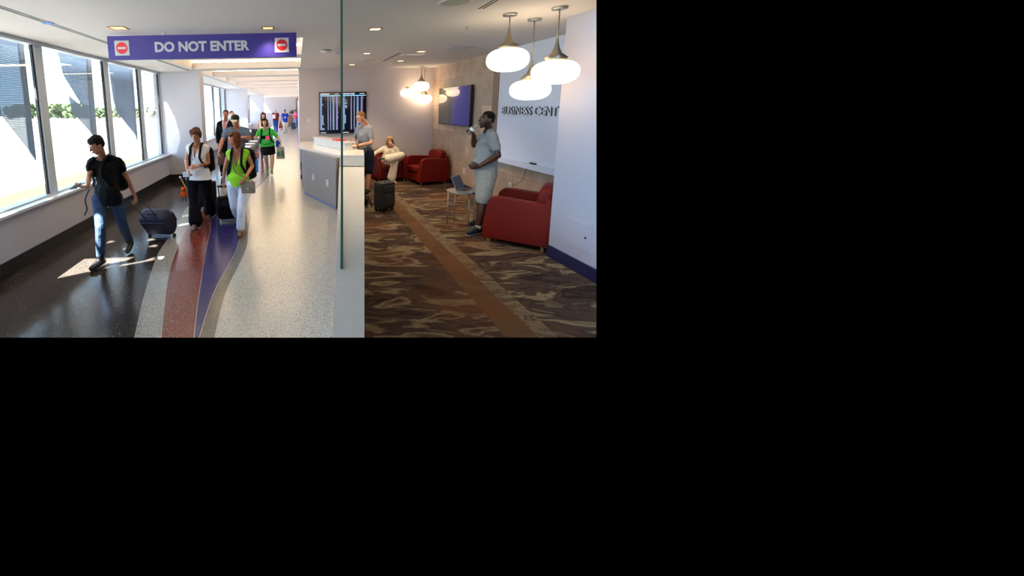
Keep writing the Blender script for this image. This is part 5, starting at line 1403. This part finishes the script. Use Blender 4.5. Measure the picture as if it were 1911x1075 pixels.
# woman in green
J = pts_person(dict(head=(493.8, 228.2, 11.2), neck=(495, 239.5, 11.35), sa=(484, 244.5, 11.35), sb=(508.5, 244.5, 11.35), ea=(478.5, 255, 11.3), wa=(475.5, 257.5, 11.1), eb=(518.5, 256.5, 11.35), wb=(523.5, 265, 11.25),
    ha=(492, 272, 11.35), hb=(506, 272, 11.35), ka=(496, 293, 11.25), kb=(508, 295, 11.15), fa=(499.5, 313, 11.6), fb=(507, 318.5, 11.15), ta=(498.5, 319.5, 11.45), tb=(507.5, 323.5, 10.98)), 11.35)
g = person((-.85, 11.3, 0), 'person in a bright green t-shirt and black skirt carrying a shopping bag', J, 'fair', 1.28, 'f', 1.62, (-.05, -1, 0), None, .010,
    dict(b=((.1, -.1, -1), (-1, 0, 0), (0, -1, 0), .9)), ('bob', H_DBR), (c_top(GREEN, .7, .02, hem=.02), c_legs(TEEB, 1, .02, skirt=.7, name='skirt'), c_shoes(GSNK, sole=SOLE)), belly=.06)
up, fw, lat = g['up'], g['fw'], g['lat']; ch = mixv(g['hipc'], g['shc'], .66)
patch(g, 'shirt_print', TEEB, -.02, -.16, .20, .09)
pk = patch(g, 'pink_patch', PINK, .05, -.18, .11, .10)
for v in pk.data.vertices: v.co += fw*.006
backpack(g, FABB, 'black backpack worn over the bright green t-shirt', .40, .5, .2, off=-.04, drop=.04)
tb_ = ony(523.5, 283, 11.15); tt = empty('shopping_bag', tb_); tag(tt, 'beige shopping bag with green pattern held in the hand of the person in green', 'bag')
bm = NB(); vs = box(bm, -.12, .12, -.06, .06, -.2, .14)
for v in vs[4:]: v.co.x *= .86; v.co.y *= .3
link('body', bm, mat('jute_beige', (150, 142, 120), .8, bump=.2, bscale=100), tt, bevel=.01)
link('green_motif', one(box, -.085, -.02, -.063, -.055, -.12, .0), mat('bag_green', (50, 110, 84), .8), tt); link('green_motif', one(box, .03, .09, -.063, -.055, -.14, .03), MATS['bag_green'], tt)
belt_tube('handle', [V((-.05, 0, .13)), (g['J']['wb']-tb_)+V((0, 0, -.09)), V((.05, 0, .13))], .008, MATS['jute_beige'], tt, (0, 0, 0))
bb = g['hipc']+lat*.30-fw*.05; o = link('blue_bottle_bag', one(hull_add, [(bb+V((0, 0, .08)), (.06, .04, .05), None), (bb-V((0, 0, .05)), (.06, .04, .05), None)]), ROYAL, None, True, base=bb); o.location = bb; o.name = 'pouch'; tag(o, 'blue pouch hanging at the hip of the person in bright green', 'bag')
# woman behind green
J, p = stock(491.8, 14.6, 1.72, (.05, -1, 0), sw=.16)
person(p, 'person with long dark hair and a beige top walking behind the green t-shirt', J, 'fair', .85, 'f', 1.72, (.05, -1, 0), None, .014, None, ('long', H_DBR), (c_legs(JEAN, 1.9), c_top(BEIGE, 0, .015), c_shoes(BLACKM)))
# far group
J, p = stock(514.5, 29.5, 1.74, (.1, -1, 0), arms=dict(ea=(-.26, .05, 1.1), wa=(-.12, .32, 1.08)))
person(p, 'far person in a dark red patterned shirt and jeans holding white paper', J, 'fair', 1.25, 'm', 1.76, (.1, -1, 0), None, .02, None, ('buzz', H_WHT), (c_legs(BLUEJ, 1.9, .02), c_top(FLORAL, .6, .03), c_shoes(SNK)), belly=.08)
pp_ = p+V((-.1, -.42, 1.22)); tag(link('paper', one(slab, [V((-.14, 0, -.14)), V((.12, 0, -.16)), V((.13, .02, .14)), V((-.12, .02, .16))], (0, -1, 0), .004), SHIRTW, None), 'white sheet of paper held by the far person in the patterned shirt', 'paper').location = pp_
J, p = stock(532.3, 29.2, 1.68, (.05, -1, 0), sw=.19)
gb = person(p, 'far person in a royal blue shirt and off-white trousers wearing a badge', J, 'tan', 1.2, 'f', 1.66, (.05, -1, 0), None, .02, None, ('bun', H_BLK), (c_legs(KHAKI, 1.9, .03), c_top(ROYAL, .5, .03, hem=.1), c_shoes(BLACKM)))
link('badge', one(box, -.05, .05, -.2, -.17, 1.10, 1.2), SHIRTW, gb['root'])
q = p+V((-.34, 0, .62)); b_ = empty('shoulder_bag', q); tag(b_, 'far maroon bag hanging beside the royal blue shirt', 'bag')
blob('body', [[(V((-.02, 0, .2)), .05, None), (V((-.1, 0, -.2)), .07, None), (V((.08, 0, -.18)), .07, None)]], mat('maroon_leather', (120, 44, 36), .6), b_, (0, 0, 0), .02, 3)
belt_tube('strap', [V((-.02, 0, .2)), V((.08, 0, .5)), V((.1, 0, .75))], .012, MATS['maroon_leather'], b_, (0, 0, 0))
J, p = stock(551.2, 35, 1.62, (-.8, -.6, 0), stride=.03, arms=dict(wb=(.05, .3, 1.1)))
person(p, 'far person in a pink top and pale jeans standing near the end wall', J, 'tan', 1.0, 'f', 1.62, (-.8, -.6, 0), None, .02, None, ('short', H_BLK), (c_legs(PALEJ, 1.9, .02), c_top(PINK, .5, .03), c_shoes(BLACKM)))
p = onz(547.5, 241.5); suitcase((p.x, p.y, 0), 0, .36, .24, .55, mat('slate_nylon', (40, 50, 80), .6), 'far slate blue suitcase standing alone near the end of the hall', .35)

# man at the counter
J = pts_person(dict(head=(673, 218.5, 8.40), neck=(683.5, 232.5, 8.57), sa=(669, 238.5, 8.67), sb=(690.5, 239.5, 8.45), ea=(661.5, 262, 8.70), wa=(663, 273, 8.47), eb=(693.5, 266.5, 8.37), wb=(666, 272.5, 8.31),
    ha=(675.5, 286, 8.60), hb=(688, 286, 8.50), ka=(675, 327, 8.65), kb=(688, 325, 8.45), fa=(676, 364, 8.73), fb=(685, 370, 8.45), ta=(668, 372, 8.65), tb=(676, 378, 8.33)), 8.5)
J['fa'].z = J['fb'].z = .085; J['ta'].z = J['tb'].z = .035
g = person((1.45, 8.5, 0), 'person in a grey t-shirt and glasses leaning on the reception counter', J, 'fair', .98, 'm', 1.82, (-.55, -.84, 0), (-.86, -.3, -.4), .008,
    dict(a=((-1, -.2, 0), (.3, 0, -1), (0, -1, .4), .5), b=((-1, .15, .02), (0, .5, -1), (0, -.4, 1), .45)), ('buzz', H_LBR), (c_legs(NAVYS, .82, .03), c_top(HTEE, .62, .02, hem=.06, wr=.02, fl=-.03), c_shoes(BLACKM)), chest_fwd=(-.5, -.86, 0))
H = g['H']
gm = BLACKM
bm = NB(); tube(bm, [H(.078, .0, .016), H(.07, -.08, .018), H(.04, -.098, .016), H(0, -.105, .018), H(-.04, -.098, .016), H(-.07, -.08, .018), H(-.078, 0, .016)], .003, 6); link('glasses', bm, gm, g['root'], True, base=g['base'])
link('wristwatch', one(tube, [V((0, 0, 0)), V((.025, 0, 0))], .034, 16), BLACKM, g['root']).location = g['J']['wb']-g['base']+V((.0, 0, .002))
bp_ = onz(685, 388); fb_ = empty('floor_bag', bp_); tag(fb_, 'black bag with loose straps slumped on the carpet behind the low wall', 'bag')
blob('body', [[(V((-.12, .1, .14)), (.10, .10, .12), None), (V((-.05, .1, .10)), (.10, .09, .09), None)]], FABB, fb_, (0, 0, 0), .012, 4, .01)
belt_tube('strap', [V((-.05, .08, .22)), V((.02, .02, .2)), V((.07, -.02, .08)), V((.09, -.04, .02))], .012, FABB, fb_, (0, 0, 0))
belt_tube('strap', [V((-.02, .08, .18)), V((.0, .0, .08)), V((-.02, -.04, .015))], .010, FABB, fb_, (0, 0, 0))

# seated woman
J = pts_person(dict(head=(727, 262.5, 9.98), neck=(727.5, 274, 10.08), sa=(715.5, 277, 10.08), sb=(739.5, 278.5, 10.08), ea=(702.5, 284, 9.98), wa=(695, 290, 9.78), eb=(744, 287, 9.85), wb=(733, 271.5, 9.80),
    ha=(718, 301, 10.05), hb=(735, 301, 10.05), ka=(737, 301.5, 9.58), kb=(749, 290, 9.62), fa=(730, 329, 9.6), fb=(722, 297.5, 9.42), ta=(740, 339.5, 9.44), tb=(713, 300, 9.36)), 10)
J['fa'].z = .07; J['ta'].z = .03
g = person((2.35, 9.8, 0), 'blond person in cream clothes seated cross-legged in a red armchair with a phone', J, 'fair', 1.05, 'f', 1.64, (-.05, -1, 0), (-.25, -1, -.1), .010,
    dict(a=((-.3, -.6, -.3), (0, .2, -1), (.5, -.6, 0), .4), b=((-.45, .1, .8), (-.6, .5, .1), (-.5, -.5, .3), .7)), ('bob', H_BLD), (c_legs(CREAM, 1.86, .035, flare=.03), c_top(CREAM, 1.7, .028, hem=.06, wr=.02)), belly=.05)
pq = g['J']['wb']+V((.0, .0, .10)); o = link('phone', place(one(box, -.03, .03, -.06, .06, -.005, .005), (0, 0, 0), (.3, -.9, 0), (-.4, 0, .9), (.9, .3, .3)), BLACKM, None, bevel=.003); o.location = pq; tag(o, 'dark phone held to the ear of the seated blond person', 'phone')

# man drinking
J = pts_person(dict(head=(908, 223.5, 5.72), neck=(914, 243, 5.78), sa=(907, 250.5, 5.97), sb=(919.5, 253, 5.58), ea=(884.5, 270.5, 5.92), wa=(884, 252, 5.80), eb=(929.5, 290, 5.50), wb=(895, 310, 5.42),
    ha=(904, 327, 5.88), hb=(908, 329, 5.68), ka=(899, 383, 5.86), kb=(899, 388, 5.62), fa=(893, 413, 6.0), fb=(892, 424, 5.62), ta=(878, 420, 5.98), tb=(874, 433, 5.56)), 5.78)
for k in ('fa', 'fb'): J[k].z = .09
for k in ('ta', 'tb'): J[k].z = .035
g = person((2.6, 5.78, 0), 'person in a grey t-shirt and light shorts standing and drinking from a bottle', J, 'dark', 1.1, 'm', 1.82, (-1, -.1, 0), (-1, -.08, .08), .0075,
    dict(a=((-.55, -.25, .75), (-.5, 0, -.6), (-.3, -1, .2), .75), b=((-1, -.05, -.05), (0, 1, 0), (0, -.2, 1), .9)), ('buzz', H_BLK), (c_legs(SHORTG, .70, .032, wr=.02), c_top(HTEE, .62, .022, hem=.06, wr=.022, fl=-.03), c_shoes(SNK, sole=SOLE, socks=SHIRTW)), chest_fwd=(-1, -.12, 0), belly=.04, mouth=LIPD, hs=1.04)
b0 = g['H'](0, -.115, -.058); b1_ = ony(870.5, 253, 5.76); bd_ = (b1_-b0).normalized()
wb_ = empty('water_bottle', b0); tag(wb_, 'clear plastic water bottle raised to the mouth of the drinking person', 'bottle')
CLEAR = glass_mat('clear_plastic', (0.86, 0.9, 0.92), 2.5)
Lb = .20; px_ = bd_.orthogonal().normalized(); py_ = bd_.cross(px_)
bm = NB(); lathe(bm, [(.012, 0), (.012, .02), (.03, .05), (.033, .09), (.031, .12), (.033, .19), (0, .2)], 24); link('body', place(bm, (0, 0, 0), px_, py_, bd_), CLEAR, wb_, True)
bm = NB(); lathe(bm, [(.0335, .085), (.0335, .125)], 24); link('paper_band', place(bm, (0, 0, 0), px_, py_, bd_), PLATE, wb_, True)

# ------------------------------------------------------------------ far hall furniture
DGREY = mat('dark_grey_upholstery', (58, 56, 62), .8); BENG = mat('bench_grey', (120, 116, 118), .7); BRWD = mat('brown_wood', (112, 86, 66), .6, var=.1, vscale=8)
for i, (px, Y, lab) in enumerate(((467, 17.6, 'nearer round dark lounge chair by the hall windows'), (474.5, 20.3, 'farther round dark lounge chair by the hall windows'))):
    p = ony(px, 236, Y); r = empty('lounge_chair', (p.x, p.y, 0), 1.3); tag(r, lab, 'chair')
    bm = NB(); lathe(bm, [(0, .1), (.36, .1), (.38, .4), (.36, .43), (0, .43)], 28); link('seat', bm, BENG, r, True)
    bm = NB(); lo = [];
    for k in range(15):
        a = math.pi*(k/14); lo.append((a,))
    ring = []
    for (a,) in lo:
        c, s = math.cos(a), math.sin(a); ring.append([bm.verts.new((c*rr, s*rr, z)) for rr, z in ((.33, .3), (.34, .78), (.42, .8), (.43, .1))])
    for x, y in zip(ring, ring[1:]):
        for k in range(4): bm.faces.new((x[k], x[(k+1) % 4], y[(k+1) % 4], y[k]))
    bm.faces.new(ring[0]); bm.faces.new(list(reversed(ring[-1]))); bmesh.ops.recalc_face_normals(bm, faces=bm.faces)
    link('backrest', bm, DGREY, r, True)
    bm = NB(); lathe(bm, [(0, 0), (.2, 0), (.2, .02), (.03, .03), (.03, .1), (0, .1)], 24); link('base', bm, CHROME, r, True)
p = ony(477, 250, 15.6); r = empty('bench', (p.x-.35, 15.6, 0)); tag(r, 'low grey bench in front of the round lounge chairs in the hall', 'bench')
link('seat', one(box, -.3, .3, -.9, .9, .34, .44), BENG, r, bevel=.03)
for s in (-.7, .7): link('leg', one(box, -.26, .26, s-.03, s+.03, 0, .34), CHROME, r)
# end of the hall
p0, p1 = ony(538, 213, 39), ony(551, 213, 39)
r = empty('service_counter', ((p0.x+p1.x)/2, 39.2, 0)); tag(r, 'brown wood service counter at the far end of the hall', 'counter'); W2 = (p1.x-p0.x)/2
link('body', one(box, -W2, W2, -.3, .5, 0, p0.z-.04), BRWD, r); link('countertop', one(box, -W2-.03, W2+.03, -.34, .5, p0.z-.04, p0.z), QUARTZ, r)
for i, (x, hh, ww, lab) in enumerate(((541, .34, .10, 'left black item standing on the far service counter'), (545.5, .38, .26, 'largest black item in the middle of the far service counter'), (549.5, .34, .12, 'right black item standing on the far service counter'))):
    q = ony(x, 213, 39); o = link('counter_machine', one(box, -ww/2, ww/2, -.1, .15, 0, hh*.7), BLACKM, None, bevel=.02); o.location = (q.x, 39.05, p0.z); tag(o, lab, 'appliance')
    link('hopper', one(box, -ww*.3, ww*.3, -.06, .1, hh*.7, hh), BLACKM, o, bevel=.015)
q0, q1 = ony(552, 190, 39.9), ony(558.5, 190, 39.9)
d = struct(link('door_1', one(box, q0.x, min(q1.x, .04), 39.9, 39.99, 0, q0.z+.3), BRWD, bevel=.01))
q = ony(559, 184, 17.5); fa = link('fire_alarm', one(box, -.05, .0, -.06, .06, -.09, .09), mat('alarm_red', (200, 50, 50), .5), None, bevel=.01); fa.location = (.058, 17.5, q.z); tag(fa, 'small red fire alarm high on the right wall of the hall', 'fire alarm')
